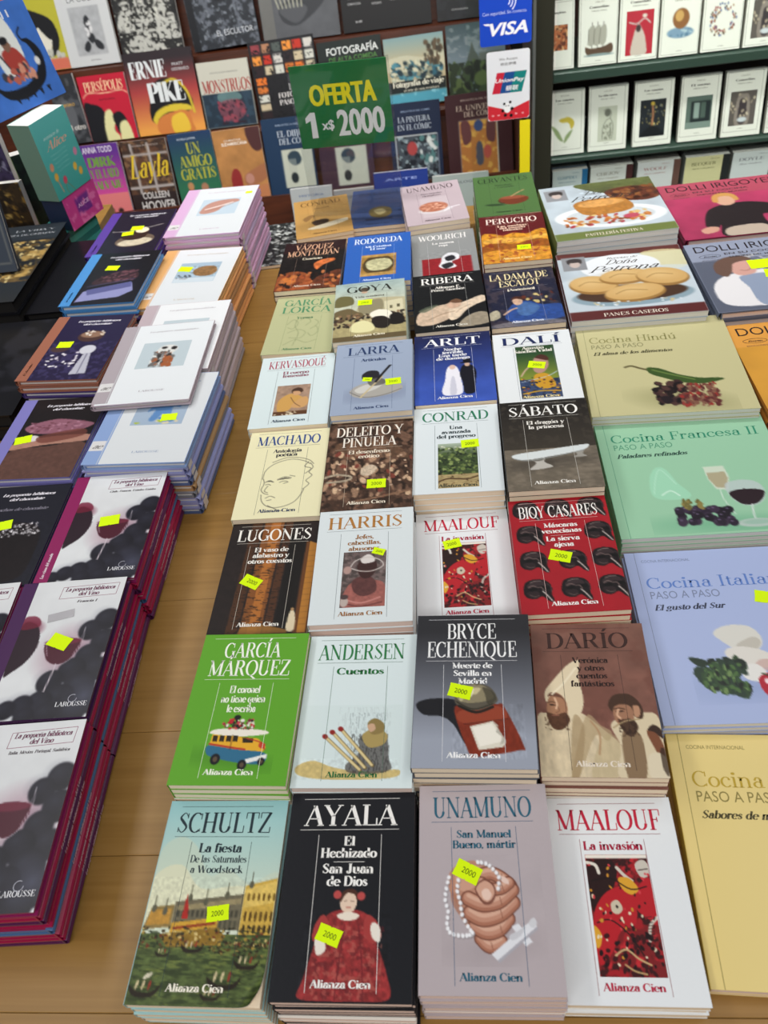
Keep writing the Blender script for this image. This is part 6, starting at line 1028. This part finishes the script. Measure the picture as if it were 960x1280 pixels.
# ---------------- dark art books and boxed sets at the far left
GD = 'large dark art books stacked at the left'
def f_art(mb, fr):
    a = Art(0, 0, 240, 280, 4, '23272c'); a.r('2c3238', 0, 0, 240, 60).m('a88a50', 16, .45, 3, (0, 64, 240, 215)).m('5c4a2c', 12, .5, 6, (0, 64, 240, 215)).m('d0bc84', 8, .66, 7, (0, 64, 240, 215)); a.put(mb, fr)
    text(mb, fr, 'LA VIDA Y', 186, 26, 7, 76, 'a0a4a8', 'serif'); text(mb, fr, 'OBRA DE GERMÁN', 180, 42, 7, 100, 'a0a4a8', 'serif')
soft_stack('art', 'art_book', 'big black art book with a golden brown painting on its cover', (-.838, 1.27, .822, 0), .236, .278, .024, '1e2126', f_art, '18181c', M_PAGED, [], GD, True, under='black art book under the golden brown painting cover')
def f_art2(mb, fr):
    a = Art(0, 0, 240, 250, 6, '16161a'); a.m('24242a', 30, .5, 3); a.put(mb, fr)
soft_stack('art2', 'art_book', 'plain black art book nearest on the left stack', (-.752, .985, .795, 0), .236, .25, .0225, '16161a', f_art2, '101014', M_PAGED, [], GD, True, under='black art book under the plain black one')
soft_stack('art3', 'art_book', 'narrow black book lying between the big black stack and the chocolate books', (-.681, 1.262, .792, 0), .072, .25, .014, '16161a', None, '101014', M_PAGED, [], GD, True, under='narrow black book under the uppermost narrow one')
def f_frame(mb, fr):
    a = Art(0, 0, 170, 110, 3, '3c4450'); a.r('8c8a80', 6, 6, 164, 104).r('3c4450', 8, 8, 162, 102).r('a08c54', 60, 8, 150, 74).m('5c4c2c', 8, .5, 3, (60, 8, 150, 74)); a.put(mb, fr)
stand('art_book', 'slate book with a thin pale frame line leaning on the black art books', GD, -.826, 1.222, .8222, .17, .118, .012, f_frame, '3c4450', '2c323c', lean=18, hard=True)
# teal pile, pink box, teal box, ship book
for k in range(4):
    o = empty('paperback', (-.748, 1.462, .7501 + k * .0122), (0, 0, math.radians(160 + (k % 2) * 2))); tag(o, ('bottom', 'second lowest', 'second highest', 'top')[k] + ' teal paperback in the pile under the magenta box', 'book', 'teal paperbacks under the pink box')
    pbook_parts(o, .07, .10, .0118, '2c7c78', '246864' if k % 2 else '3c9088', top=None, mcov=M_BACK)
def f_pinkbox(mb, fr): a = Art(0, 0, 96, 60, 3, 'c03c88'); a.r('6c2c84', 30, 12, 70, 44).m('d86ca8', 12, .6, 3); a.put(mb, fr); text(mb, fr, 'ALICE', 50, 30, 7, 32, 'd8a8d0', 'sansb')
stand('book_box', 'magenta boxed set under the teal one', None, -.697, 1.462, .7995, .096, .058, .05, f_pinkbox, 'c03c88', '24304c', lean=0, rz=70.6, cat='boxed set')
def f_alice(a, w, h, T):
    a.g('5cb4b0', '3c9a94', 0, h); T('aventuras de', 42, 34, 6, 44, 'b8dcd8', 'serif', slant=.3); T('Alice', 46, 52, 14, 56, 'd8a890', 'serif', slant=.35)
    for i in range(5): a.l('a8d0cc', .9, [(22 + i * 2, 62 + i * 7), (66 - i, 60 + i * 7)])
    for x, y, c in ((16, 96, 'd8a840'), (34, 108, 'c84860'), (70, 98, 'd8b040'), (14, 78, 'd09070'), (84, 76, 'c880a0'), (80, 110, 'd8a840')): a.e(c, x, y, 5, 7, 20)
    a.l('8c6c3c', 1.2, '36,112 44,124 50,134').l('8c6c3c', 1.2, '34,112 30,124 34,134').l('c89070', 2, '16,100 20,124')
o = stand('book_box', 'teal boxed set with flowers standing at the left', None, -.6975, 1.4565, .8585, .098, .134, .048, simple(f_alice, .098, .134, 1.8, '4ca8a4'), '4ca8a4', '6c8c7c', lean=0, rz=70.6, cat='boxed set')
def f_ship(a, w, h, T):
    a.n(.08, 20, 3).b('d8dcd8', '36,28 88,14 104,50 100,92 60,104 50,70').l('2c2c34', 3.4, '30,34 88,14').l('2c2c34', 3, '44,28 74,108').b('a03c34', '64,70 92,66 104,100 78,108').b('7c5c4c', '72,56 82,52 88,62 78,70').e('1c1c20', 78, 52, 8, 6)
    a.b('16181e', '22,104 40,120 80,124 112,112 124,92 120,70 112,60 126,62 138,84 134,110 118,130 80,142 44,136 28,120').sp('b05c4c 3c3c44 c88c74', 24, (50, 96, 108, 116), 5, 4).e('d8d8d4', 124, 96, 5, 7).l('16181e', 2.6, '114,62 110,50 118,42'); 
    for i in range(5): a.p('16181e', [(50 + i * 17, 136), (58 + i * 17, 136), (56 + i * 17, 148)])
    T('54', 104, 24, 11, 14, 'd8dce4', 'serif')
stand('comic_book', 'blue comic with a sail boat and red rower standing above the teal box', None, -.7325, 1.4965, .9935, .15, .158, .012, simple(f_ship, .15, .158, 2., '3c6cbc'), '3c6cbc', '1c2430', lean=10, rz=57.7)
def f_gold(a, w, h, T): a.m('8c6c34', 12, .55, 3).m('241c14', 10, .5, 5).m('b09454', 7, .68, 8)
stand('novel', 'dark brown book with golden mottled cover behind the black art books', None, -.86, 1.452, .7505, .11, .13, .018, simple(f_gold, .11, .13, 3, '3a2c1c'), '3a2c1c', lean=5)
def f_grn(a, w, h, T): a.m('0c1414', 10, .5, 3)
stand('novel', 'green black book left of the teal pile', None, -.797, 1.535, .7505, .07, .155, .03, simple(f_grn, .07, .155, 3, '14241c'), '14241c', '6c8c3c', lean=3, rz=30)
def f_prp(a, w, h, T): a.m('8c8ca8', 8, .6, 3).m('3c3458', 9, .5, 6)
stand('novel', 'dark violet book with pale speckles at the left edge', None, -.93, 1.56, .7505, .13, .18, .018, simple(f_prp, .13, .18, 3, '24203a'), '24203a', lean=4)
